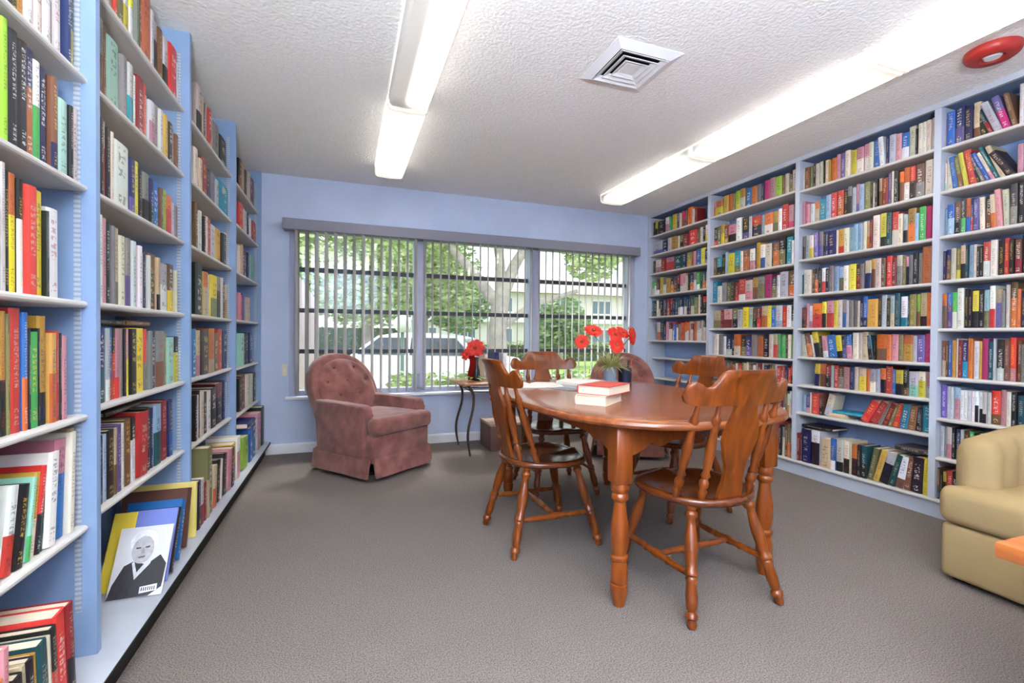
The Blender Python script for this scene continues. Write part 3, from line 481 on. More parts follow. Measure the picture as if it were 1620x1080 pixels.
def jit(c, rnd, k=.12):
    f = 1 + rnd.uniform(-k, k); g = sum(c) / 3; u = rnd.uniform(.04, .26); c = tuple((v_ + (g - v_) * u) * .9 for v_ in c)
    return tuple(max(3, min(250, v_ * f + rnd.uniform(-6, 6))) for v_ in c)

class Books:
    """collects book covers and page blocks; spine towards local +x"""
    def __init__(s): s.v = []; s.f = []; s.col = []; s.prt = []; s.spn = []; s.seed = []; s.pv = []; s.pf = []
    def add(s, t, h, d, c1, c2, ct, seed, split=.45, mtx=None, bulge=.12, text=True):
        b = min(.0025, t * .15); o = len(s.v); bl = min(.004, t * bulge)
        outer = [(-d, -t / 2), (-.002 - bl, -t / 2), (-bl * .35, -t * .32), (0, 0), (-bl * .35, t * .32), (-.002 - bl, t / 2), (-d, t / 2)]
        inner = [(-d, t / 2 - b), (-.007, t / 2 - b), (-.007, -t / 2 + b), (-d, -t / 2 + b)]
        pr = outer + inner; n = len(pr); zs = [0, h * split, h] if c2 else [0, h]
        for z in zs:
            for x, y in pr: s.v.append(Vector((x, y, z)))
        C1, C2, CT = lin(*c1), lin(*(c2 or c1)), lin(*ct)
        def face(idx, c, sp):
            s.f.append([o + i for i in idx]); s.col.append(c); s.prt.append(CT); s.spn.append(sp); s.seed.append(seed)
        for r in range(len(zs) - 1):
            c = C2 if (c2 and r == 0) else C1
            for k in range(n):
                k2 = (k + 1) % n; idx = (r * n + k, r * n + k2, (r + 1) * n + k2, (r + 1) * n + k)
                if 1 <= k <= 4 and text:
                    sp = []
                    for i in idx:
                        vv = s.v[o + i]; sp.append((vv.y / t + .5, vv.z / h, vv.z / t))
                else: sp = [(-1, -1, 0)] * 4
                face(idx, c if 1 <= k <= 4 else C1, sp)
        top = (len(zs) - 1) * n
        for a in (0, top):
            for q in ((0, 1, 9, 10), (1, 2, 3, 9), (3, 4, 5, 8), (3, 8, 9), (5, 6, 7, 8)):
                face([a + i for i in q], C1, [(-1, -1, 0)] * len(q))
        p = len(s.pv); ins = min(.004, h * .03)
        for x in (-d + .004, -.006):
            for y in (-t / 2 + b, t / 2 - b):
                for z in (ins, h - ins): s.pv.append(Vector((x, y, z)))
        s.pf += [[p + i for i in q] for q in ((0, 1, 3, 2), (4, 6, 7, 5), (0, 4, 5, 1), (2, 3, 7, 6), (0, 2, 6, 4), (1, 5, 7, 3))]
        if mtx is not None:
            for i in range(o, len(s.v)): s.v[i] = mtx @ s.v[i]
            for i in range(p, len(s.pv)): s.pv[i] = mtx @ s.pv[i]
    def cover(s, name, pages=False):
        me = bpy.data.meshes.new(name); n = len(s.v)
        vs = s.v + (s.pv if pages else []); fs = s.f + ([[n + i for i in q] for q in s.pf] if pages else [])
        me.from_pydata([tuple(v_) for v_ in vs], [], fs); me.materials.append(m_book); me.materials.append(m_page)
        for nm, ty in (('cover', 'FLOAT_COLOR'), ('print', 'FLOAT_COLOR'), ('spine', 'FLOAT_VECTOR'), ('seed', 'FLOAT')): me.attributes.new(nm, ty, 'CORNER')
        a, b, c, d = (me.attributes[q] for q in ('cover', 'print', 'spine', 'seed'))
        A, B, Cc, D = [], [], [], []
        for k, f in enumerate(fs):
            for j in range(len(f)):
                if k < len(s.f):
                    A += s.col[k]; B += s.prt[k]; Cc += s.spn[k][j]; D.append(s.seed[k])
                else: A += (1, 1, 1, 1); B += (1, 1, 1, 1); Cc += (-1, -1, 0); D.append(0)
        a.data.foreach_set('color', A); b.data.foreach_set('color', B); c.data.foreach_set('vector', Cc); d.data.foreach_set('value', D)
        if pages:
            mi = [0] * len(s.f) + [1] * len(s.pf); me.polygons.foreach_set('material_index', mi)
        bmx = bmesh.new(); bmx.from_mesh(me); bmesh.ops.recalc_face_normals(bmx, faces=bmx.faces[:]); bmx.to_mesh(me); bmx.free()
        return me
    def pages(s):
        me = bpy.data.meshes.new('page_block'); me.from_pydata([tuple(v_) for v_ in s.pv], [], s.pf); me.materials.append(m_page); return me

def book_thing(name, label, t, h, d, c1, c2, ct, seed, mtx, group, split=.45, cat='book', text=True):
    bk = Books(); bk.add(t, h, d, c1, c2, ct, seed, split, text=text)
    o = link(name, bk.cover(name)); o.matrix_world = mtx
    link('page_block', bk.pages(), o)
    return tag(o, label, cat, group)

ORD = ['first', 'second', 'third', 'fourth', 'fifth', 'sixth', 'seventh', 'eighth', 'ninth', 'tenth'] + [f'{n}th' for n in range(11, 21)] + ['21st', '22nd', '23rd'] + [f'{n}th' for n in range(24, 41)]
BAYN = {'L1': 'nearest', 'L2': 'second-nearest', 'L3': 'third', 'L4': 'farthest', 'Rd': 'nearest', 'Rc': 'second-nearest', 'Rb': 'third', 'Ra': 'farthest'}
entries = []
rnd = random.Random(11)
for key, row in BOOKS.items():
    bay, si = key[:2], int(key[2:]); left = bay[0] == 'L'
    if left: z = ([q + .02 for q in LZ[bay]] + [.115])[si]
    else: z = ([q + .011 for q in RZ[bay][:-1]] + [.117])[si]
    first = 1 if bay == 'L1' else min(int(k[2:]) for k in BOOKS if k[:2] == bay)
    for pos, it in enumerate(row.split(';')):
        p = it.split(); fill = p[0][0] == '*'; code = p[0].lstrip('*'); y, t, h = (int(q) / 1000 for q in p[1:4]); lean = math.radians(float(p[4])) if len(p) > 4 else 0
        big = left and si == 6
        xs = (-.665 if big else -.735) if left else (3.375 if si == 8 else 3.398)
        xs += rnd.uniform(-.008, .006) * (1 if left else -1)
        dmax = (.26 if not big else .30) if left else .195
        d = min(h * rnd.uniform(.66, .74), dmax)
        yc = y + t / 2
        tt = max(.004, (t - .0008) * math.cos(lean))
        kb = int(bay[1]) - 1 if left else 'abcd'.index(bay[1])
        lo_, hi_ = (YD[kb] + .014, YD[kb + 1] - .014) if left else (YR[kb + 1] + .02, YR[kb] - .02)
        if lean and not lo_ < yc + math.copysign(tt / 2 + h * abs(math.sin(lean)), lean) < hi_: lean = 0; tt = max(.004, t - .0008)
        # pivot on the corner the book leans over
        off = tt / 2 * (1 if lean > 0 else -1)
        R = Matrix.Rotation(-lean, 4, 'X')
        base = Matrix.Translation((xs, yc + (off if lean else 0), z + .0005)) @ R @ Matrix.Translation((0, -off if lean else 0, 0))
        if not left: base = base @ Matrix.Rotation(math.pi, 4, 'Z')
        px_, py_, pz_ = to_px(xs, yc, z + h / 2)
        area = 0
        if -30 < px_ < 1640 and -60 < py_ < 1120:
            hid = (px_ > 1508 and py_ > 690) or (1075 < px_ < 1250 and 590 < py_ < 800) or (px_ < 1119 and px_ > 1060 and py_ > 560)
            fac = abs(math.sin(math.atan2(px_ - 810, F_PX) + YAW))
            area = 0 if hid else t * h / pz_ ** 2 * fac
            if py_ < 0 or py_ > 1080 or px_ < 0 or px_ > 1620: area *= .4
        if fill: area = 0
        c1, nm = PAL[code[0]]; c2 = PAL[code[1]][0] if len(code) > 1 else None
        cn = nm + ('-and-' + PAL[code[1]][1].split()[-1] if c2 else '')
        lum = sum(c1); ct = rnd.choice([(240, 236, 226), (226, 190, 90), (236, 232, 228), (200, 180, 160)]) if lum < 360 else rnd.choice([(30, 28, 34), (150, 30, 34), (40, 50, 110), (60, 50, 44)])
        rw = si - first
        sh = 'bottom shelf' if (si == 6 and left) or (si == 8 and not left) else ('top shelf in view' if rw == 0 else ORD[rw] + ' shelf down')
        label = f"{cn.replace(' ', '-') if c2 else cn} book, {ORD[pos]} from left, {sh}, {BAYN[bay]} bay, {'left' if left else 'right'} bookcase"
        entries.append([area, t, h, d, jit(c1, rnd), jit(c2, rnd) if c2 else None, ct, rnd.random(), tt, base, label, bay, rnd.choice([.3, .45, .45, .55, .65])])
order = sorted(range(len(entries)), key=lambda i: -entries[i][0])
own = set(i for i in order[:290] if entries[i][0] > 0)
rest = Books()
for i, e in enumerate(entries):
    if i in own:
        book_thing('book', e[10], e[8], e[2], e[3], e[4], e[5], e[6], e[7], e[9], 'books in the ' + ('left' if e[11][0] == 'L' else 'right') + ' bookcase', e[12])
    else:
        rest.add(e[8], e[2], e[3], e[4], e[5], e[6], e[7], e[12], e[9])
o = link('small_books', rest.cover('small_books', True))
tag(o, 'rows of small books filling the farther shelves of both bookcases', 'books'); o['kind'] = 'stuff'

# books lying flat
def flat(name, label, x, y, z, t, h, d, c1, rz, group=None, cat='book'):
    """spine towards local +x, lying on its side"""
    m_ = Matrix.Translation((x, y, z)) @ Matrix.Rotation(rz, 4, 'Z') @ Matrix.Rotation(math.pi / 2, 4, 'X') @ Matrix.Translation((0, t / 2, -h / 2))
    return book_thing(name, label, t, h, d, PAL[c1][0] if isinstance(c1, str) else c1, None, (200, 190, 170), .3, m_, group, cat=cat)
flat('book', 'black book lying flat across the mint and yellow books, left bookcase', -.76, 1.95, 1.107, .018, .26, .17, 'k', 0)
flat('book', 'brown book lying flat on top of upright books, left bookcase', -.76, 2.22, 1.107, .02, .22, .17, 's', 0)
flat('book', 'dark book lying flat on upright books, fifth shelf, left bookcase', -.77, 2.12, .787, .018, .3, .17, 'k', 0)
flat('book', 'cream book lying flat in shelf gap beside leaning red books', 3.40, 2.40, .4995, .028, .13, .14, 'e', math.pi)
flat('book', 'teal book lying flat on the cream book, right bookcase', 3.41, 2.33, .5285, .02, .21, .14, 'c', math.pi)
flat('book', 'black book lying on top of bottom row at left, right bookcase', 3.40, 2.55, .388, .018, .24, .17, 'k', math.pi)
flat('book', 'white-spined dark book lying on top of bottom row by the upright', 3.38, 1.90, .362, .03, .2, .17, 'd', math.pi)
flat('book', 'navy book lying flat on books, far end of bottom left shelf', -.66, 4.0, .385, .035, .3, .2, 'n', 0)

# magazine and albums on the bottom board of the left bookcase
def lean_item(name, label, yb, lean, ln, t, xf, d, c1, c2=None, cat='book', text=True, split=.5):
    a = math.radians(lean)
    m_ = Matrix.Translation((xf, yb, .1155)) @ Matrix.Rotation(-a, 4, 'X') @ Matrix.Translation((0, -t / 2, 0))
    return book_thing(name, label, t, ln, d, c1, c2, (226, 220, 210), .37, m_, 'items leaning on the bottom left shelf', split, cat, text)
lean_item('folder', 'tall yellow folder leaning against the upright, bottom left shelf', 2.59, 4, .255, .028, -.66, .29, (226, 206, 116), cat='folder', text=False)
lean_item('photo_album', 'dark brown photo album leaning on yellow folder, bottom left shelf', 2.47, 17, .255, .05, -.665, .25, (92, 56, 44), cat='album', text=False)
lean_item('book', 'blue book leaning in front of brown album, bottom left shelf', 2.335, 22, .245, .045, -.655, .2, (26, 96, 160))
lean_item('book', 'black book with pale lettering leaning behind the pamphlet', 2.215, 27, .25, .032, -.645, .18, (40, 36, 40))
lean_item('pamphlet', 'blue and white pamphlet leaning behind the portrait magazine', 2.145, 30, .275, .01, -.645, .165, (112, 126, 196), cat='pamphlet', text=False)
lean_item('booklet', 'yellow booklet leaning at the back, left of portrait magazine', 2.11, 31, .285, .008, -.775, .075, (226, 196, 60), (196, 80, 40), cat='booklet', text=False)
mg = lean_item('magazine', 'magazine with black and white portrait cover on bottom left shelf', 2.045, 33, .248, .007, -.632, .168, (214, 212, 214), cat='magazine', text=False)
def cover_print(parent, name, poly, rgb, lift):
    bm = bmesh.new(); y = -.0035 - lift
    bm.faces.new([bm.verts.new((-.168 + u * .166, y, w * .246 + .001)) for u, w in poly])
    return obj(name, bm, mat(name + '_ink', rgb, .5, .4, var=.12, vscale=60), parent)
ell = lambda cx, cz, rx, rz, n=20: [(cx + rx * math.cos(2 * math.pi * k / n), cz + rz * math.sin(2 * math.pi * k / n)) for k in range(n)]
cover_print(mg, 'printed_jacket', [(0, .0), (.75, 0), (.98, .1), (1, .42), (.86, .56), (.62, .44), (.35, .5), (.2, .45), (.05, .2)], (48, 46, 50), .0004)
cover_print(mg, 'printed_shirt', [(.34, .48), (.44, .24), (.68, .44), (.74, .55), (.62, .50), (.46, .34), (.38, .50)], (206, 206, 208), .0008)
cover_print(mg, 'printed_hair', ell(.5, .78, .27, .17), (226, 226, 228), .0004)
cover_print(mg, 'printed_face', ell(.5, .66, .21, .2), (176, 174, 176), .0008)
cover_print(mg, 'printed_eyes', [(.36, .70), (.45, .70), (.46, .68), (.37, .675)], (70, 68, 70), .0012)
cover_print(mg, 'printed_eyes', [(.54, .70), (.63, .71), (.62, .68), (.54, .68)], (70, 68, 70), .0012)
cover_print(mg, 'printed_nose', [(.49, .69), (.52, .69), (.55, .60), (.47, .60)], (150, 148, 150), .0012)
cover_print(mg, 'printed_mouth', [(.43, .56), (.57, .57), (.56, .545), (.44, .54)], (104, 100, 102), .0012)
cover_print(mg, 'barcode_patch', [(.58, .04), (.9, .06), (.9, .15), (.58, .13)], (224, 224, 224), .0016)
for k in range(7):
    u = .61 + k * .039; cover_print(mg, 'barcode_bar', [(u, .07), (u + .02, .07), (u + .02, .12), (u, .12)], (70, 70, 74), .002)

# ------------------------------------------------------------------ dining chairs
def interp(pts, x):
    for (a, fa), (b, fb) in zip(pts, pts[1:]):
        if x <= b:
            k = (x - a) / (b - a); k = k * k * (3 - 2 * k) * .5 + k * .5
            return fa + (fb - fa) * k
    return pts[-1][1]
LEG = [(0, 0.0184), (.04, 0.0218), (.07, 0.0161), (.09, 0.0242), (.12, 0.0242), (.14, 0.0149), (.2, 0.0184), (.34, 0.0253), (.48, 0.0218), (.54, 0.0172), (.56, 0.0253), (.59, 0.0253), (.6, 0.0172), (.62, 0.0242), (.65, 0.0184), (.76, 0.0230), (.85, 0.0196), (.87, 0.0149), (.89, 0.0242), (.92, 0.0242), (.93, 0.0161), (.97, 0.0184), (1, 0.0126)]
SPI = [(0, 0.0122), (.06, 0.0146), (.1, 0.0195), (.13, 0.0122), (.16, 0.0183), (.2, 0.0195), (.24, 0.0110), (.27, 0.0195), (.31, 0.0122), (.36, 0.0159), (.55, 0.0207), (.72, 0.0134), (.75, 0.0183), (.78, 0.0110), (.81, 0.0171), (.85, 0.0183), (.89, 0.0110), (.95, 0.0098), (1, 0.0073)]
STR = [(0, 0.0090), (.12, 0.0123), (.25, 0.0146), (.3, 0.0112), (.33, 0.0179), (.37, 0.0112), (.5, 0.0190), (.63, 0.0112), (.67, 0.0179), (.7, 0.0112), (.75, 0.0146), (.88, 0.0123), (1, 0.0090)]
RAKE = math.tan(math.radians(12))
def crest_y(x, z): return -.262 + .05 * (x / .26) ** 2 - (z - .83) * RAKE
def make_chair():
    c = empty('dining_chair')
    # saddle seat
    bm = bmesh.new(); n = 48; rings = []
    def out(k, s):
        a = 2 * math.pi * k / n; ca, sa = math.cos(a), math.sin(a); e = 2.9 if sa > 0 else 2.2
        r = (abs(ca) ** e + abs(sa) ** e) ** (-1 / e)
        w = .236 if sa > 0 else .226
        return ca * r * w * s, sa * r * .222 * s
    for s, z in ((.25, 0), (.5, 0), (.72, 0), (.88, 0), (.96, 0), (1, -.010), (1, -.024), (.965, -.034), (.5, -.036)):
        ring = []
        for k in range(n):
            x, y = out(k, s); zz = z
            if z == 0:
                zz = -.020 * max(0, 1 - (s / .93) ** 2) ** .8 + .010 * math.exp(-(x / .035) ** 2) * max(0, y / .2) - (.003 if s > .9 else 0)
            ring.append(bm.verts.new((x, y, .452 + zz)))
        rings.append(ring)
    for a, b in zip(rings, rings[1:]):
        for k in range(n): bm.faces.new((a[k], a[(k + 1) % n], b[(k + 1) % n], b[k]))
    bm.faces.new(rings[0]); bm.faces.new(rings[-1])
    auto_smooth(obj('seat', bm, m_saddle, c), 60)
    # crest rail
    zt = [(0, 1), (.40, 1), (.47, .93), (.55, .68), (.62, .52), (.69, .50), (.78, .62), (.86, .68), (.93, .60), (.98, .46), (1, .30)]
    zb = [(0, -.02), (.5, 0), (.8, 0), (.92, .05), (.98, .16), (1, .30)]
    bm = bmesh.new(); H = .135; N = 61; cols = []
    for i in range(N):
        xn = -1 + 2 * i / (N - 1); x = xn * .268; a = abs(xn)
        t0, b0 = .825 + H * interp(zt, a), .825 + H * interp(zb, a)
        fl = .022 * max(0, 1 - (a / .46) ** 6) if a < .46 else 0
        th = .012 * (1 - .6 * max(0, a - .9) / .1)
        P = []
        for f, y in ((0, th), (.35, th), (.8, th), (1, th * .6 - fl * .4), (1, -th * .6 - fl), (.9, -th - fl * .9), (.7, -th - fl * .2), (.35, -th), (0, -th)):
            z = b0 + (t0 - b0) * f; P.append(bm.verts.new((x, crest_y(x, z) + y, z)))
        cols.append(P)
    for a, b in zip(cols, cols[1:]):
        for k in range(9): bm.faces.new((a[k], a[(k + 1) % 9], b[(k + 1) % 9], b[k]))
    bm.faces.new(cols[0]); bm.faces.new(cols[-1][::-1])
    auto_smooth(obj('crest_rail', bm, m_seatwood, c), 55)
    # fiddle splat
    bm = bmesh.new(); hw = [(0, .062), (.12, .058), (.22, .048), (.36, .050), (.5, .072), (.64, .088), (.76, .082), (.88, .060), (1, .050)]
    rows = []
    for j in range(25):
        f = j / 24; z = .436 + (.832 - .436) * f; w = interp(hw, f); y = -.180 + (crest_y(0, .832) + .180) * f
        rows.append([bm.verts.new((sx * w, y + sy, z)) for sx, sy in ((-1, .008), (1, .008), (1, -.008), (-1, -.008))])
    for a, b in zip(rows, rows[1:]):
        for k in range(4): bm.faces.new((a[k], a[(k + 1) % 4], b[(k + 1) % 4], b[k]))
    bm.faces.new(rows[0]); bm.faces.new(rows[-1])
    auto_smooth(obj('splat', bm, m_seatwood, c), 40)
    for s in (-1, 1):
        for xb, yb, xt in ((.125, -.165, .122), (.192, -.100, .205)):
            bm = bmesh.new(); lathe(bm, (s * xb, yb, .44), (s * xt, crest_y(xt, .83), .832), SPI, 10)
            auto_smooth(obj('spindle', bm, m_seatwood, c), 60)
    F = {}
    for s in (-1, 1):
        for q in (-1, 1):
            top, ft = Vector((s * .145, q * .135, .428)), Vector((s * .228, q * .238, 0))
            bm = bmesh.new(); lathe(bm, top, ft, LEG, 12); auto_smooth(obj('leg', bm, m_seatwood, c), 60); F[s, q] = (top, ft)
    at = lambda s, q, f: F[s, q][0].lerp(F[s, q][1], f)
    mids = []
    for s in (-1, 1):
        a, b = at(s, -1, .60), at(s, 1, .60); mids.append(a.lerp(b, .5))
        bm = bmesh.new(); lathe(bm, a, b, STR, 10); auto_smooth(obj('stretcher', bm, m_seatwood, c), 60)
    bm = bmesh.new(); lathe(bm, mids[0], mids[1], STR, 10); auto_smooth(obj('stretcher', bm, m_seatwood, c), 60)
    return c
ch = make_chair()
spots = [((1.435, 1.625, 0), 0.03, 'wooden dining chair in front with its back to the camera'),
         ((1.005, 2.325, 0), -math.pi / 2 + .02, 'wooden dining chair seen side-on, nearest the armchair and side table'),
         ((1.42, 3.03, 0), math.pi - .05, 'wooden dining chair at far end of table, facing camera before the window'),
         ((2.0, 2.45, 0), math.pi / 2 + .06, 'wooden dining chair on bookcase side of table, mostly hidden by front chair')]
for i, (loc, rz, lb) in enumerate(spots):
    c = ch if i == 0 else copy_tree(ch)
    c.location = loc; c.rotation_euler = (0, 0, rz)
    tag(c, lb, 'chair', 'dining chairs around the oval table')

# ------------------------------------------------------------------ oval table
TX, TY, TA, TB, TZ = 1.43, 2.28, .615, .895, .76
tb = tag(empty('dining_table', (TX, TY, 0)), 'oval reddish wooden dining table with turned legs in room centre', 'table')
def oval(s, off, k, n=96, e=2.7):
    a = 2 * math.pi * k / n; ca, sa = math.cos(a), math.sin(a); r = (abs(ca) ** e + abs(sa) ** e) ** (-1 / e)
    return ca * r * (TA + off) * s, sa * r * (TB + off) * s
bm = bmesh.new(); rings = []
for s, off, z in ((.35, 0, .76), (.8, 0, .76), (1, -.012, .76), (1, -.004, .757), (1, 0, .750), (1, .002, .742), (1, -.002, .733), (1, -.012, .727), (1, -.02, .726), (.3, 0, .726)):
    rings.append([bm.verts.new((*oval(s, off, k), z)) for k in range(96)])
for a, b in zip(rings, rings[1:]):
    for k in range(96): bm.faces.new((a[k], a[(k + 1) % 96], b[(k + 1) % 96], b[k]))
bm.faces.new(rings[0]); bm.faces.new(rings[-1])
auto_smooth(obj('table_top', bm, m_tabletop, tb), 40)
TL = [(0, .030), (.04, .036), (.07, .036), (.09, .026), (.11, .034), (.14, .034), (.16, .024), (.22, .026), (.36, .036), (.46, .036), (.56, .030), (.585, .026), (.60, .036), (.625, .036), (.635, .030), (.72, .035), (.80, .035), (.815, .031), (.82, .036), (.88, .034), (1, .023)]
LX, LY = .385, .675
for sx in (-1, 1):
    for sy in (-1, 1):
        bm = bmesh.new(); lathe(bm, (sx * LX, sy * LY, .50), (sx * LX, sy * LY, 0), TL, 16)
        b2 = rbox(sx * LX - .038, sx * LX + .038, sy * LY - .038, sy * LY + .038, .495, .726, .006, 1)
        me_ = bpy.data.meshes.new('tmp'); b2.to_mesh(me_); b2.free(); bm.from_mesh(me_); bpy.data.meshes.remove(me_)
        auto_smooth(obj('leg', bm, m_tableleg, tb), 45)
def apron(p, q):
    p, q = Vector(p), Vector(q); L = (q - p).length; N = 40; bm = bmesh.new(); d = (q - p) / L; nn = Vector((-d.y, d.x)) * .011
    cols = []
    for i in range(N + 1):
        f = i / N; e = min(f, 1 - f) * L
        dep = .075 + (.055 * (1 - min(1, e / .10)) ** .6 if e < .10 else 0) + (.022 * math.sin(math.pi * (e - .10) / .10) if .10 < e < .20 else 0)
        c2 = p + d * (f * L)
        cols.append([bm.verts.new((c2.x + sg * nn.x, c2.y + sg * nn.y, z)) for sg, z in ((-1, .726), (1, .726), (1, .726 - dep), (-1, .726 - dep))])
    for a, b in zip(cols, cols[1:]):
        for k in range(4): bm.faces.new((a[k], a[(k + 1) % 4], b[(k + 1) % 4], b[k]))
    bm.faces.new(cols[0]); bm.faces.new(cols[-1])
    obj('apron', bm, m_tableleg, tb)
apron((-LX + .038, -LY), (LX - .038, -LY)); apron((-LX + .038, LY), (LX - .038, LY))
apron((-LX, -LY + .038), (-LX, LY - .038)); apron((LX, -LY + .038), (LX, LY - .038))

# ------------------------------------------------------------------ mauve swivel armchairs
def tprism(poly, z0, z1, r, seg=4):
    bm = bmesh.new(); prism(bm, poly, z0, z1, 2)
    bmesh.ops.bevel(bm, geom=bm.edges[:], offset=r, segments=seg, profile=.5, affect='EDGES', clamp_overlap=True)
    return bm
def make_armchair():
    c = empty('armchair')
    bm = bmesh.new(); lathe(bm, (0, 0, 0), (0, 0, .05), [(0, .24), (.5, .24), (1, .2)], 32); obj('swivel_base', bm, m_black, c)
    auto_smooth(obj('seat_frame', rbox(-.295, .295, -.31, .335, .13, .345, .02, 3), m_mauve, c), 50)
    # skirt panels, flared, meeting at pleats
    def panel(p, q, out):
        bm = bmesh.new(); p, q, out = Vector((*p, 0)), Vector((*q, 0)), Vector((*out, 0)); N = 14; rows = []
        for i in range(N + 1):
            f = i / N; b = p.lerp(q, f); w = .004 * math.sin(f * 9) + .006 * math.sin(f * math.pi)
            col_ = []
            for z, o_ in ((.175, .002), (.165, .010), (.10, .018), (.035, .030)):
                col_.append(bm.verts.new(b + out * (o_ + w * (1 if z < .15 else 0)) + Vector((0, 0, z))))
            for z, o_ in ((.035, .016), (.165, -.01)):
                col_.append(bm.verts.new(b + out * o_ + Vector((0, 0, z))))
            rows.append(col_)
        for a, b in zip(rows, rows[1:]):
            for k in range(6): bm.faces.new((a[k], a[(k + 1) % 6], b[(k + 1) % 6], b[k]))
        bm.faces.new(rows[0]); bm.faces.new(rows[-1])
        auto_smooth(obj('skirt_panel', bm, m_mauve, c), 50)
    panel((-.288, .338), (.288, .338), (0, 1)); panel((-.288, -.345), (.288, -.345), (0, -1))
    panel((-.315, -.33), (-.315, .325), (-1, 0)); panel((.315, -.33), (.315, .325), (1, 0))
    for s in (-1, 1):
        bm = bmesh.new()
        poly = [(-.29, .16), (.255, .16), (.262, .48), (.255, .535), (.22, .553), (-.05, .555), (-.33, .56)]
        prism(bm, poly, s * .225, s * .325, 0)
        bmesh.ops.bevel(bm, geom=bm.edges[:], offset=.03, segments=4, profile=.5, affect='EDGES', clamp_overlap=True)
        auto_smooth(obj('arm', bm, m_mauve, c), 50)
    # arched back
    def arch(n, k=1.0):
        pts = []
        for i in range(n):
            a = 2 * math.pi * i / n - math.pi / 2
            ca, sa = math.cos(a), math.sin(a)
            if sa >= 0: x, z = .325 * abs(ca) ** .92 * (1 if ca > 0 else -1), .60 + .315 * sa ** .95
            else:
                e = 5; r = (abs(ca) ** e + abs(sa) ** e) ** (-1 / e); x, z = ca * r * (.325 - .03 * abs(sa)), .60 + sa * r * .34
            pts.append((x * k, .60 + (z - .60) * k))
        return pts
    def shell(name, k, yf, yb, bulge, m, buttons=()):
        bm = bmesh.new(); n = 72; P = arch(n, k); c0 = (0, .60); rings = []
        def lean(z): return -.252 - (z - .34) * .40
        fr = [0.001, .12, .25, .38, .5, .6, .7, .78, .85, .91, .96, .99, 1.0]
        for r in fr:
            ring = []
            for x, z in P:
                X, Z = x * r, .60 + (z - .60) * r
                y = yf + bulge * (1 - r ** 5) ** .5 if r < 1 else yf - .012
                for bx, bz in buttons:
                    d2 = (X - bx) ** 2 + (Z - bz) ** 2; y -= .026 * math.exp(-d2 / .0012) + .008 * math.exp(-d2 / .006)
                if buttons: y -= .006 * abs(math.sin((X + (Z - .55)) * math.pi / .11 * .5)) ** 8 * 0
                ring.append(bm.verts.new((X, lean(Z) + y, Z)))
            rings.append(ring)
        for r, yy in ((1.0, yb + .02), (.97, yb + .006), (.9, yb), (.4, yb - .01), (.001, yb - .012)):
            rings.append([bm.verts.new((x * r, lean(.60 + (z - .60) * r) + yy, .60 + (z - .60) * r)) for x, z in P])
        for a, b in zip(rings, rings[1:]):
            for i in range(n): bm.faces.new((a[i], a[(i + 1) % n], b[(i + 1) % n], b[i]))
        return auto_smooth(obj(name, bm, m, c), 70)
    shell('back_shell', 1.0, .02, -.075, .02, m_mauve)
    BT = [(-.10, .80), (.10, .80), (-.19, .69), (0, .69), (.19, .69), (-.10, .58), (.10, .58)]
    tc_ = shell('tufted_cushion', .86, .035, .0, .062, m_mauve, BT)
    for bx, bz in BT:
        y = -.252 - (bz - .34) * .40 + .035 + .062 - .03
        bm = bmesh.new(); bmesh.ops.create_uvsphere(bm, u_segments=10, v_segments=6, radius=.010); bmesh.ops.scale(bm, vec=(1, .6, 1), verts=bm.verts[:]); bmesh.ops.translate(bm, vec=(bx, y, bz), verts=bm.verts[:])
        obj('button', bm, m_mauve_d, tc_, True)
    auto_smooth(obj('seat_cushion', tprism([(-.222, -.20), (.222, -.20), (.222, .268), (.305, .268), (.305, .37), (-.305, .37), (-.305, .268), (-.222, .268)], .335, .462, .038, 4), m_mauve, c), 60)
    return c
a1 = make_armchair(); a1.location = (.226, 3.955, 0); a1.rotation_euler = (0, 0, math.radians(217.7))
tag(a1, 'mauve tufted swivel armchair beside left bookcase, in full view', 'armchair', 'mauve armchairs by the window')
a2 = copy_tree(a1); a2.location = (2.53, 3.80, 0); a2.rotation_euler = (0, 0, math.radians(153))
tag(a2, 'mauve armchair mostly hidden behind the dining table and red flowers', 'armchair', 'mauve armchairs by the window')

# ------------------------------------------------------------------ beige barrel chair
b_ = tag(empty('barrel_chair', (2.945, .93, 0), math.pi / 2), 'beige barrel-back armchair cut off by right edge of photo', 'armchair')
auto_smooth(obj('base', rbox(-.385, .385, -.38, .405, .02, .262, .025, 4), m_beige, b_), 50)
auto_smooth(obj('seat_cushion', tprism([(-.25, -.2), (.25, -.2), (.25, .335), (.392, .335), (.392, .43), (-.392, .43), (-.392, .335), (-.25, .335)], .262, .43, .07, 6), m_beige, b_), 70)
bm = bmesh.new(); NS = 90
def barrel_path(f):
    L1, L2 = .34, math.pi * .315; tot = 2 * L1 + L2; s = f * tot
    if s < L1: return Vector((.315, .33 - s, 0)), Vector((1, 0, 0))
    if s < L1 + L2:
        a = (s - L1) / .315; return Vector((.315 * math.cos(a), -.01 - .315 * math.sin(a), 0)), Vector((math.cos(a), -math.sin(a), 0))
    return Vector((-.315, -.01 + (s - L1 - L2), 0)), Vector((-1, 0, 0))
rows = []
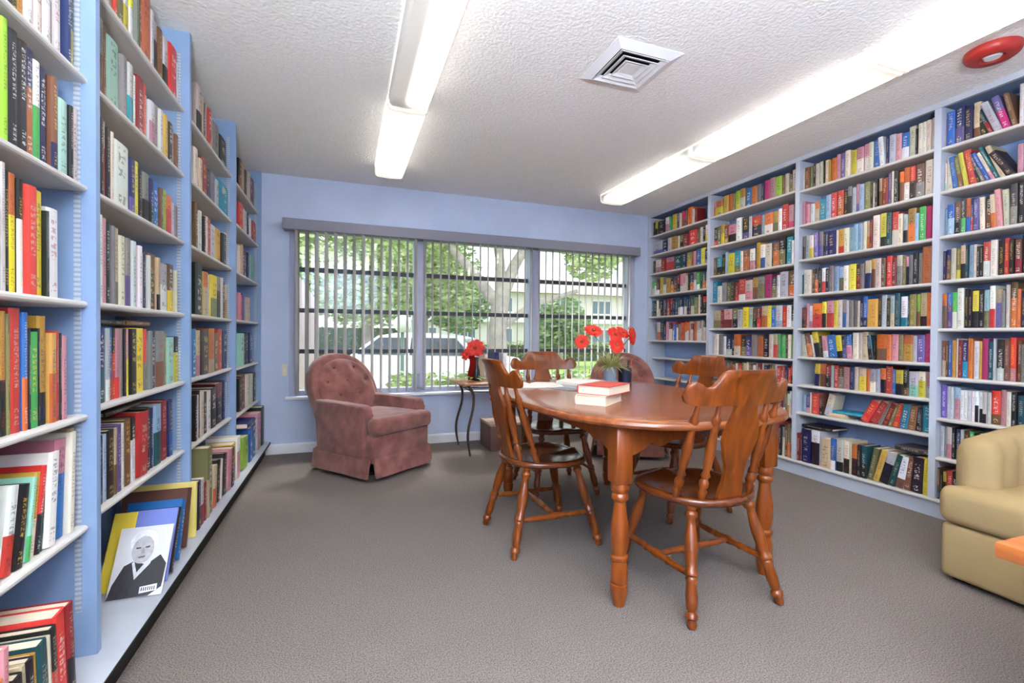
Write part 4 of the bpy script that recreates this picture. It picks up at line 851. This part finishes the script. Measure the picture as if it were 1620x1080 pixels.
for i in range(NS + 1):
    f = i / NS; p, nn = barrel_path(f); e = min(f, 1 - f)
    k3 = max(0, min(1, (e - .30) / .2)); zt = .635 + .055 * min(1, e / .32) + .13 * k3 * k3 * (3 - 2 * k3)
    cap = min(1, math.sqrt(max(0, 1 - (1 - min(1, e / .045)) ** 2)) + .03)
    ti = (.075 - .010 * abs(math.cos(e * math.pi * 15)) ** 6) * (.3 + .7 * cap); to = .075 * (.3 + .7 * cap)
    zt2 = zt - .05 * (1 - cap)
    P = [(-ti * .6, .24), (-ti, .40), (-ti, zt2 - .06), (-ti * .75, zt2 - .018), (-.02, zt2), (.02, zt2), (to * .75, zt2 - .018), (to, zt2 - .06), (to, .30), (to * .9, .18)]
    rows.append([bm.verts.new(p + nn * o_ + Vector((0, 0, z))) for o_, z in P])
for a, b in zip(rows, rows[1:]):
    for k in range(9): bm.faces.new((a[k], a[k + 1], b[k + 1], b[k]))
    bm.faces.new((a[9], a[0], b[0], b[9]))
bm.faces.new(rows[0]); bm.faces.new(rows[-1])
auto_smooth(obj('barrel_back', bm, m_beige, b_), 60)
for sx in (-1, 1):
    for sy in (-1, 1): obj('foot', BB(sx * .33 - .03, sx * .33 + .03, sy * .32 - .03, sy * .32 + .03, 0, .02), m_black, b_)

# ------------------------------------------------------------------ honey oak table at lower right
ok_ = tag(empty('end_table', (1.9, .40, 0)), 'honey oak table corner at bottom right edge of photo', 'table')
auto_smooth(obj('table_top', rbox(-.289, .30, -.35, .315, .508, .55, .006, 2), m_oak, ok_), 40)
for x in (-.255, .205):
    for y in (-.31, .205): obj('leg', rbox(x, x + .06, y, y + .06, 0, .51, .004, 1), m_oak, ok_)
obj('apron', BB(-.195, .205, .225, .245, .44, .508), m_oak, ok_); obj('apron', BB(-.235, -.215, -.25, .205, .44, .508), m_oak, ok_)

# ------------------------------------------------------------------ iron side table by the window
st = tag(empty('side_table', (1.30, 4.25, 0)), 'small side table with curved bronze iron legs under the window', 'table')
bm = tprism([(-.30, -.26), (.30, -.26), (.33, -.2), (.33, .2), (.30, .26), (-.30, .26), (-.34, .2), (-.34, -.2)], .632, .656, .008, 2)
auto_smooth(obj('table_top', bm, wood('side_table_wood', (150, 96, 62), (184, 128, 88), .35, .2, 'X'), st), 40)
for sx in (-1, 1):
    for sy in (-1, 1):
        bm = bmesh.new(); pts = []
        for k in range(15):
            f = k / 14; z = .632 * (1 - f); s_ = .04 * math.sin(f * math.pi * 2.0) * (1.1 - .6 * f) + .03 * math.exp(-((f) / .1) ** 2)
            pts.append(((.24 + s_ * -.9 + .0 * f) * sx if f > .12 else (.24 + .10 * (1 - f / .12) * .5 + s_ * -.9) * sx, (.225 + s_ * -.35) * sy, z + .004))
        tube(bm, pts, [.013] * 3 + [.012] * 9 + [.010, .009, .011], 8); auto_smooth(obj('leg', bm, m_iron, st), 60)
for y in (-.19, .19):
    bm = bmesh.new(); tube(bm, [(-.22, y, .575), (0, y, .560), (.22, y, .575)], .006, 6); obj('rail', bm, m_iron, st, True)
bm = bmesh.new(); tube(bm, [(-.215, -.19, .575), (-.215, .19, .575)], .006, 6); obj('rail', bm, m_iron, st, True)

# things on the side table
m_petal = mat('red_petal', (196, 34, 26), .6, .3, rgb2=(222, 62, 44), vscale=30)
m_centre = mat('flower_centre', (150, 74, 36), .7, .2)
m_stem = mat('green_stem', (110, 128, 70), .6, .3)
m_leaf = mat('green_leaf', (90, 130, 58), .6, .3, rgb2=(150, 168, 84), vscale=20)
m_straw = mat('straw_grass', (196, 190, 130), .7, .2, rgb2=(150, 158, 92), vscale=25)
def bloom(parent, pos, dirv, r, n=14, layers=2):
    bm = bmesh.new(); q = Vector(dirv).normalized().to_track_quat('Z', 'Y'); rr = random.Random(int(pos[0] * 1000 + pos[2] * 777))
    for L in range(layers):
        for k in range(n):
            a = 2 * math.pi * (k + .5 * L) / n + rr.uniform(-.08, .08); R_ = r * (1 - .22 * L) * rr.uniform(.92, 1.05); w = R_ * .24
            ca, sa = math.cos(a), math.sin(a); V = []
            for u, ww, h in ((.12, .3, .0), (.5, .9, .10 + .12 * L), (.85, 1.0, .06 + .15 * L), (1, .35, -.02 + .15 * L)):
                for s in (-1, 1):
                    x, y = ca * u * R_ - sa * s * w * ww, sa * u * R_ + ca * s * w * ww
                    V.append(bm.verts.new(Vector(pos) + q @ Vector((x, y, h * R_ - .04 * R_ * ww))))
            for j in range(3): bm.faces.new((V[2 * j], V[2 * j + 1], V[2 * j + 3], V[2 * j + 2]))
    o = obj('bloom', bm, m_petal, parent, True)
    bm = bmesh.new(); bmesh.ops.create_uvsphere(bm, u_segments=12, v_segments=8, radius=r * .2); bmesh.ops.scale(bm, vec=(1, 1, .5), verts=bm.verts[:])
    bmesh.ops.transform(bm, matrix=Matrix.Translation(Vector(pos) + q @ Vector((0, 0, r * .1))) @ q.to_matrix().to_4x4(), verts=bm.verts[:]); obj('flower_centre', bm, m_centre, o, True)
    return o
def leaf(bm, p, d, L, w, droop=.3):
    d = Vector(d).normalized(); side = d.cross(Vector((0, 0, 1)));
    if side.length < .1: side = Vector((1, 0, 0))
    side.normalize(); V = []
    for f, ww in ((0, .25), (.35, 1), (.7, .8), (1, .05)):
        c = Vector(p) + d * L * f + Vector((0, 0, -droop * L * f * f))
        V.append((bm.verts.new(c - side * w * ww), bm.verts.new(c + side * w * ww)))
    for a, b in zip(V, V[1:]): bm.faces.new((a[0], a[1], b[1], b[0]))
fv = tag(empty('flower_arrangement', (1.16, 4.22, .656)), 'red flower with red ribbon in dark vase on side table', 'flowers')
bm = bmesh.new(); lathe(bm, (.02, .05, 0), (.02, .05, .22), [(0, .035), (.1, .04), (.4, .034), (.7, .018), (1, .024)], 16); obj('vase', bm, mat('dark_vase', (46, 56, 66), .3, .5), fv, True)
bm = bmesh.new(); tube(bm, [(.02, .05, .2), (0, .02, .29)], .004, 6); obj('stem', bm, m_stem, fv)
bloom(fv, (-.005, .0, .305), (-.25, -1, .25), .088, 10); bloom(fv, (-.085, .01, .245), (-.6, -.8, .3), .058, 8)
for dx in (-.06, -.035):
    bm = bmesh.new(); V = []
    for k in range(9):
        f = k / 8; V.append([bm.verts.new((dx + s * .016 + .008 * math.sin(f * 6), -.03 - .01 * math.sin(f * 5), .235 - .225 * f)) for s in (-1, 1)])
    for a, b in zip(V, V[1:]): bm.faces.new((a[0], a[1], b[1], b[0]))
    bmesh.ops.solidify(bm, geom=bm.faces[:], thickness=.002); obj('ribbon', bm, mat('red_ribbon', (190, 30, 36), .4, .5), fv, True)
bm = bmesh.new(); rr = random.Random(4)
for k in range(16):
    a = rr.uniform(0, 6.28); leaf(bm, (-.02 + .03 * math.cos(a), .0 + .03 * math.sin(a), .02 + rr.random() * .03), (math.cos(a), math.sin(a), .25), rr.uniform(.08, .17), .016, .35)
for k in range(7): leaf(bm, (-.16 + rr.uniform(-.02, .04), -.02 + rr.uniform(-.05, .05), .015), (-1, rr.uniform(-.6, .6), .25), rr.uniform(.05, .10), .012, .2)
obj('foliage', bm, m_leaf, fv)
def stand(name, label, x, y, z, t, h, d, c1, rz, group=None):
    return book_thing(name, label, t, h, d, PAL[c1][0], None, (120, 110, 110), .6, Matrix.Translation((x, y, z)) @ Matrix.Rotation(rz, 4, 'Z'), group)
stand('book', 'cream book standing on side table behind the red flower', 1.30, 4.34, .6565, .035, .24, .16, 'i', math.radians(-80))
stand('book', 'navy book standing on side table near the front dining chair back', 1.41, 4.36, .6565, .05, .26, .17, 'n', math.radians(-85))
stand('book', 'white book standing at window end of side table', 1.50, 4.36, .6565, .04, .25, .17, 'w', math.radians(-85))
bx_ = tag(empty('storage_box', (1.47, 4.27, 0)), 'low brown storage box on floor beneath the side table', 'box')
m_box = mat('brown_box', (112, 82, 72), .6, .3, var=.06, vscale=6)
auto_smooth(obj('body', rbox(-.19, .19, -.15, .2, 0, .235, .006, 2), m_box, bx_), 40)
auto_smooth(obj('lid', rbox(-.196, .196, -.156, .206, .235, .262, .006, 2), mat('tan_lid', (186, 160, 142), .6, .3), bx_), 40)

# ------------------------------------------------------------------ things on the dining table
T0 = TZ + .0003
flat('book', 'thick cream paperback, lower book of pair on dining table', 1.12, 2.045, T0, .046, .235, .155, (222, 202, 178), math.radians(129))
flat('book', 'red-covered book lying on the cream paperback on dining table', 1.155, 2.065, T0 + .0463, .042, .25, .17, (196, 60, 50), math.radians(124))
pot = tag(empty('flower_pot', (1.68, 2.715, T0)), 'grey-blue pot of red gerbera flowers on dining table', 'flowers')
bm = bmesh.new(); lathe(bm, (0, 0, 0), (0, 0, .12), [(0, .036), (.02, .038), (.5, .042), (1, .044), (1, .038), (.8, .037)], 24); auto_smooth(obj('pot', bm, mat('grey_blue_pot', (134, 148, 164), .45, .4), pot), 50)
FL = [((-.20, .03, .285), (-.5, -.8, .1), .05), ((-.10, .05, .362), (-.1, -.6, .75), .066), ((.055, .03, .335), (.15, -.85, .5), .062), ((.035, -.02, .268), (.0, -.95, .3), .060), ((.20, .04, .325), (.55, -.8, .05), .066), ((.13, .05, .35), (.2, -.7, .6), .055)]
for p, d, r in FL:
    pv, dv = Vector(p), Vector(d).normalized()
    bloom(pot, p, d, r)
    bm = bmesh.new(); tube(bm, [(pv.x * .1, pv.y * .1, .10), (pv.x * .45, pv.y * .4, .10 + (pv.z - .10) * .6), tuple(pv - dv * .02 + Vector((0, 0, -.01))), tuple(pv)], .003, 6); obj('stem', bm, m_stem, pot, True)
bm = bmesh.new(); leaf(bm, (-.22, .03, .32), (-.4, -.3, .6), .05, .016); leaf(bm, (.19, .05, .36), (-.3, -.2, .9), .05, .018); leaf(bm, (-.06, .02, .30), (.2, -.5, .1), .05, .014)
obj('bud_leaf', bm, mat('pale_bud', (206, 196, 160), .7, .2), pot)
bm = bmesh.new(); rr = random.Random(9)
for k in range(260):
    a = rr.uniform(0, 6.28); e = rr.uniform(.25, 1.3); r0 = rr.uniform(0, .03)
    leaf(bm, (r0 * math.cos(a), r0 * math.sin(a), .11), (math.cos(a) * math.cos(e), math.sin(a) * math.cos(e), math.sin(e)), rr.uniform(.10, .20), .004, rr.uniform(.1, .6))
o = obj('straw_tuft', bm, m_straw, pot); o['kind'] = 'stuff'
cup = tag(empty('pen_holder', (1.845, 2.79, T0)), 'dark navy pen holder with pens beside the flower pot', 'pen holder')
bm = bmesh.new(); m_navy = mat('navy_mesh', (34, 44, 66), .4, .4)
lathe(bm, (0, 0, .0), (0, 0, .105), [(0, .044), (.04, .046), (1, .048), (1, .042), (.1, .040)], 20); auto_smooth(obj('cup', bm, m_navy, cup), 50)
for k, (a, c_) in enumerate(((.3, (24, 30, 60)), (1.4, (30, 80, 140)), (2.6, (20, 20, 24)), (3.7, (40, 90, 150)), (4.6, (26, 26, 30)), (5.6, (190, 60, 50)))):
    bm = bmesh.new(); lathe(bm, (.012 * math.cos(a), .012 * math.sin(a), .01), (.05 * math.cos(a), .05 * math.sin(a), .155 + .008 * (k % 3)), [(0, .003), (.1, .0045), (.95, .0045), (1, .003)], 8)
    obj('pen', bm, mat('pen', c_, .4, .4), cup, True)
def open_book(label, x, y, rz, w, L, t):
    o = tag(empty('open_book', (x, y, T0), rz), label, 'book')
    obj('cover', BB(-w - .004, w + .004, -L / 2 - .004, L / 2 + .004, 0, .003), mat('open_book_cover', (190, 180, 176), .5), o)
    for s in (-1, 1):
        bm = bmesh.new(); pr = [(0, .003)] + [(s * w * f, .003 + t * (math.sin(min(1, f * 3.2) * math.pi / 2) * (1 - .45 * f))) for f in (.0, .05, .12, .22, .35, .55, .8, 1)] + [(s * w, .003)]
        prism(bm, pr, -L / 2, L / 2, 1); obj('page_block', bm, mat('open_pages', (234, 226, 216), .7, .2, var=.03, vscale=40), o)
open_book('thick open book lying beside the flower pot on dining table', 1.47, 2.72, .35, .13, .22, .042)
open_book('open white magazine at far left of dining table', 1.14, 2.76, -.2, .17, .24, .012)
sh = tag(empty('paper_sheets', (1.30, 2.60, T0), .4), 'loose white paper sheets between open book and magazine', 'papers')
for k in range(3):
    bm = bmesh.new(); grid(bm, 8, 6, lambda u, v_: (-.11 + .22 * u + .03 * k, -.14 + .28 * v_ - .02 * k, .001 + .003 * k + .010 * (u ** 3) * (1 if k else .4)))
    bmesh.ops.solidify(bm, geom=bm.faces[:], thickness=.0008); obj('sheet', bm, m_white, sh, True)

# ------------------------------------------------------------------ vertical blind
bl = tag(empty('vertical_blind', (1.34, 4.56, 2.0)), 'vertical blind with open pale vanes and grey valance across window', 'blind')
obj('valance', rbox(-1.855, 1.842, -.045, .075, .003, .10, .006, 2), m_valance, bl)
bm = bmesh.new(); V = []
for k in range(5):
    f = k / 4; V.append([bm.verts.new((.010 * math.sin(f * math.pi), -.044 + .088 * f, z)) for z in (-1.455, .01)])
for a, b in zip(V, V[1:]): bm.faces.new((a[0], b[0], b[1], a[1]))
bmesh.ops.solidify(bm, geom=bm.faces[:], thickness=.0012)
v0 = obj('vane', bm, m_vane, bl, True)
n_v = 44
for k in range(n_v):
    v_ = v0 if k == 0 else v0.copy()
    if k: col.objects.link(v_); v_.parent = bl
    v_.location = (-1.74 + k * (3.47 / (n_v - 1)), .01, 0); v_.rotation_euler = (0, 0, math.radians(-20 + 1.5 * math.sin(k * 2.3)))

# ------------------------------------------------------------------ outdoors
G = -.35
m_grass = mat('lawn_grass', (120, 156, 70), .9, .1, rgb2=(160, 188, 104), vscale=3)
m_road = mat('pale_asphalt', (190, 188, 186), .9, .1, var=.05, vscale=2)
m_leafA = mat('tree_leaves', (128, 152, 88), .7, .2, rgb2=(198, 210, 150), vscale=2.5)
m_leafB = mat('dark_tree_leaves', (104, 130, 86), .7, .2, rgb2=(160, 178, 130), vscale=2.5)
m_bark = mat('pale_bark', (168, 158, 148), .9, .1, var=.15, vscale=6)
m_stucco = mat('stucco', (224, 214, 210), .9, .1, var=.03, vscale=3)
struct(obj('lawn', BB(-30, 45, 4.86, 70, G - .05, G), m_grass))
struct(obj('road', BB(-30, 45, 8.5, 15.5, G, G + .012), m_road))
def leafcloud(bm, blobs, n, size, seed):
    r = random.Random(seed)
    for _ in range(n):
        cx, cy, cz, R_, S = blobs[r.randrange(len(blobs))]
        while True:
            p = Vector((r.uniform(-1, 1), r.uniform(-1, 1), r.uniform(-1, 1)))
            if .25 < p.length < 1: break
        c = Vector((cx + p.x * R_, cy + p.y * R_, cz + p.z * S)); s = size * r.uniform(.6, 1.3)
        q = Vector((r.uniform(-1, 1), r.uniform(-1, 1), r.uniform(-.6, 1))).normalized().to_track_quat('Z', 'Y')
        V = [bm.verts.new(c + q @ Vector(u)) for u in ((-s, 0, 0), (0, -s * .45, 0), (s, 0, 0), (0, s * .45, 0))]
        bm.faces.new(V)
def tree(label, x, y, trunk, blobs, n, size, m, seed):
    t = tag(empty('tree', (x, y, G)), label, 'tree', 'trees outside the window')
    bm = bmesh.new()
    for pts, rad in trunk: tube(bm, pts, rad, 8)
    auto_smooth(obj('trunk', bm, m_bark, t), 60)
    bm = bmesh.new(); leafcloud(bm, blobs, n, size, seed); o = obj('crown', bm, m, t); o['kind'] = 'stuff'
    return t
tree('big pale-trunked forking tree seen through middle window', 3.95, 12, [([(0, 0, 0), (-.05, 0, 1.6), (.05, 0, 2.5)], [.30, .25, .24]), ([(.03, 0, 2.4), (.5, .2, 3.4), (1.5, .4, 4.9)], [.2, .16, .1]), ([(0, 0, 2.2), (-.7, .1, 3.1), (-1.9, .3, 4.4)], [.18, .13, .08]), ([(.1, 0, 1.7), (.9, -.2, 2.3), (2.2, -.3, 2.7)], [.11, .09, .06]), ([(.05, 0, 2.5), (.1, .3, 3.6), (-.2, .4, 5.2)], [.17, .13, .09])],
     [(-1.6, .2, 4.7, 1.5, 1.0), (1.6, .3, 5.0, 1.5, 1.1), (-.1, .4, 5.6, 1.8, 1.2), (-2.6, 0, 4.0, 1.1, .8), (2.7, -.2, 3.6, .8, .6)], 4000, .11, m_leafA, 1)
tree('leafy tree filling upper left of window', .6, 14.5, [([(0, 0, 0), (.1, 0, 2.4), (0, 0, 4)], [.2, .15, .1])],
     [(-1.2, 0, 3.9, 1.9, 1.7), (1.2, .3, 4.2, 1.9, 1.8), (0, -.4, 2.8, 1.6, 1.2), (.4, 0, 5.8, 2.4, 1.4), (2.4, .3, 3.1, 1.2, 1.1)], 6500, .13, m_leafA, 2)
tree('dense dark green tree behind the parked white car', 3.2, 20, [([(0, 0, 0), (0, 0, 2.2), (0, 0, 4)], [.22, .16, .1])],
     [(0, 0, 4.0, 2.6, 1.9), (-2.4, .2, 3.2, 1.8, 1.4), (1.5, 0, 2.8, 1.5, 1.3), (-1, 0, 5.5, 2.2, 1.3)], 6500, .15, m_leafB, 3)
tree('tree at far left edge of the outdoor view', -2.6, 13, [([(0, 0, 0), (0, 0, 4)], [.2, .12])], [(0, 0, 4.2, 2.2, 2.0), (1.4, 0, 3.0, 1.5, 1.3), (-.5, 0, 5.8, 2.0, 1.2)], 4200, .13, m_leafA, 4)
tree('round bushy tree before the house in right window', 9.9, 20.5, [([(0, 0, 0), (0, 0, 2)], [.16, .1])], [(0, 0, 2.2, 1.3, 1.3), (-.6, 0, 1.6, .9, .8), (.7, 0, 1.7, 1.0, .9)], 2600, .17, m_leafB, 5)
tree('slender tree at right side of the outdoor view', 10.6, 15.5, [([(0, 0, 0), (.1, 0, 3), (0, .1, 6)], [.16, .13, .09])], [(-.8, 0, 5.2, 1.2, .9), (.9, 0, 5.4, 1.3, 1.0), (-2.6, .2, 5.3, 1.1, .8)], 1300, .16, m_leafA, 6)
def hedge(label, x0, x1, y, h, d, n, m, seed):
    t = tag(empty('hedge', ((x0 + x1) / 2, y, G)), label, 'hedge'); r = random.Random(seed); bm = bmesh.new(); L = (x1 - x0) / 2
    for _ in range(n):
        c = Vector((r.uniform(-L, L), r.uniform(-d, d), r.uniform(.05, h) + .06 * math.sin(r.random() * 20))); s = .05 * r.uniform(.7, 1.4)
        q = Vector((r.uniform(-1, 1), r.uniform(-1, 1), r.uniform(-.3, 1))).normalized().to_track_quat('Z', 'Y')
        bm.faces.new([bm.verts.new(c + q @ Vector(u)) for u in ((-s, 0, 0), (0, -s * .5, 0), (s, 0, 0), (0, s * .5, 0))])
    o = obj('foliage', bm, m, t); o['kind'] = 'stuff'
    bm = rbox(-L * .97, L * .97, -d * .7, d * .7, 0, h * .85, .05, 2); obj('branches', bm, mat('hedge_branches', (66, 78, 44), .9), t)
hedge('clipped green hedge directly outside the window', .55, 3.4, 6.3, .86, .3, 5200, m_leafA, 8)
hedge('yellow-green shrubs outside the right window', 3.6, 6.4, 6.4, .84, .35, 4200, mat('yellow_shrub_leaves', (150, 166, 70), .7, .2, rgb2=(206, 200, 96), vscale=3), 9)
hedge('low green hedge in front of the house across', 3.5, 15, 24.5, 1.1, .5, 6000, m_leafA, 10)
hedge('tall dark hedge far behind the road at left', -14, 3.2, 25.5, 2.1, .6, 7000, m_leafB, 12)
# stucco wing wall at the left
o = tag(empty('garden_wall', (-.9, 5.75, G)), 'pale pink stucco wall with sloping top outside left window', 'wall')
bm = bmesh.new(); prism(bm, [(-1.2, 0), (.62, 0), (.62, 1.72), (.60, 1.80), (.36, 2.17), (-1.2, 2.6)], -.1, .1, 1); obj('wall_body', bm, mat('pink_stucco', (206, 184, 172), .9, .1, var=.04, vscale=3), o)
# parked car
car = tag(empty('car', (1.75, 10.6, G + .012), math.radians(-28)), 'white car parked on the road outside the window', 'car')
m_carw = mat('white_car_paint', (236, 236, 238), .25, .5, coat=.5); m_cglass = mat('car_glass', (52, 62, 72), .12, .6); m_tyre = mat('tyre', (28, 28, 30), .8, .2)
prof = [(-2.15, .35), (-2.2, .62), (-2.05, .86), (-1.45, .95), (-.85, 1.40), (-.4, 1.47), (.45, 1.46), (.95, 1.36), (1.45, .98), (2.0, .90), (2.18, .70), (2.15, .35), (1.7, .24), (-1.7, .24)]
bm = bmesh.new(); prism(bm, prof, -.84, .84, 1)
for v_ in bm.verts:
    if v_.co.z > 1.0: v_.co.y *= 1 - (v_.co.z - 1.0) * .45
bmesh.ops.bevel(bm, geom=[e for e in bm.edges if e.calc_face_angle(0) > .9], offset=.06, segments=3, profile=.5, affect='EDGES', clamp_overlap=True)
body = auto_smooth(obj('body', bm, m_carw, car), 50)
for s in (-1, 1):
    for a, b, tl, tr in ((-1.25, -.18, -.80, -.18), (-.08, 1.25, -.08, .88)):
        bm = bmesh.new(); prism(bm, [(a, 1.0), (b, 1.0), (tr, 1.36), (tl, 1.36)], s * .70, s * .852, 1)
        for v_ in bm.verts:
            if v_.co.z > 1.2: v_.co.y *= .86
        obj('side_window', bm, m_cglass, car)
    for x in (-1.35, 1.35):
        bm = bmesh.new(); lathe(bm, (x, s * .62, .32), (x, s * .86, .32), [(0, .31), (.8, .32), (1, .28)], 20); w_ = obj('wheel', bm, m_tyre, car)
        bm = bmesh.new(); lathe(bm, (x, s * .855, .32), (x, s * .87, .32), [(0, .19), (1, .17)], 16); obj('hub_cap', bm, m_metal, w_)
bm = bmesh.new(); bm.faces.new([bm.verts.new(p) for p in ((1.43, -.66, 1.01), (1.43, .66, 1.01), (1.0, .56, 1.35), (1.0, -.56, 1.35))]); bmesh.ops.solidify(bm, geom=bm.faces[:], thickness=-.03); obj('windscreen', bm, m_cglass, car)
bm = bmesh.new(); bm.faces.new([bm.verts.new(p) for p in ((-1.42, -.66, .985), (-1.42, .66, .985), (-.9, .56, 1.375), (-.9, -.56, 1.375))]); bmesh.ops.solidify(bm, geom=bm.faces[:], thickness=.03); obj('rear_window', bm, m_cglass, car)
# house across the road
h = tag(empty('house', (13.0, 30, G)), 'pale two-storey house with grey roof across the road', 'house')
obj('wall_body', BB(-9.5, 9.5, 0, 8, 0, 4.5), m_stucco, h)
bm = bmesh.new(); prism(bm, [(-.7, 4.4), (8.7, 4.4), (4, 6.0)], -10.1, 10.1, 0); obj('roof', bm, mat('roof_tiles', (186, 170, 160), .9, .1, var=.08, vscale=4), h)
m_hglass = mat('house_glass', (96, 112, 128), .15, .6)
for i, x in enumerate((-8.2, -5.6, -3.0, -.4, 2.2, 4.8, 7.4)):
    for z0, z1 in ((.7, 2.0), (3.0, 4.1)):
        w_ = obj('window', BB(x - .85, x + .85, -.06, .05, z0, z1), m_white, h)
        for s in (-1, 0, 1): obj('pane', BB(x + s * .53 - .23, x + s * .53 + .23, -.075, -.055, z0 + .1, z1 - .1), m_hglass, w_)
obj('balcony_band', BB(-9.5, 9.5, -.5, 0, 2.35, 2.6), m_white, h)
# sign post, standing in for a pale shape that looks like a reflection
lp = tag(empty('sign_post', (.93, 8.1, G)), 'slim post with pale round head outside left window', 'sign post')
bm = bmesh.new(); lathe(bm, (0, 0, 0), (0, 0, 1.5), [(0, .05), (.1, .035), (1, .03)], 10); obj('post', bm, mat('green_post', (110, 128, 118), .5), lp, True)
bm = bmesh.new(); bmesh.ops.create_uvsphere(bm, u_segments=16, v_segments=10, radius=.15); bmesh.ops.translate(bm, vec=(0, 0, 1.62), verts=bm.verts[:]); obj('round_head', bm, m_white, lp, True)
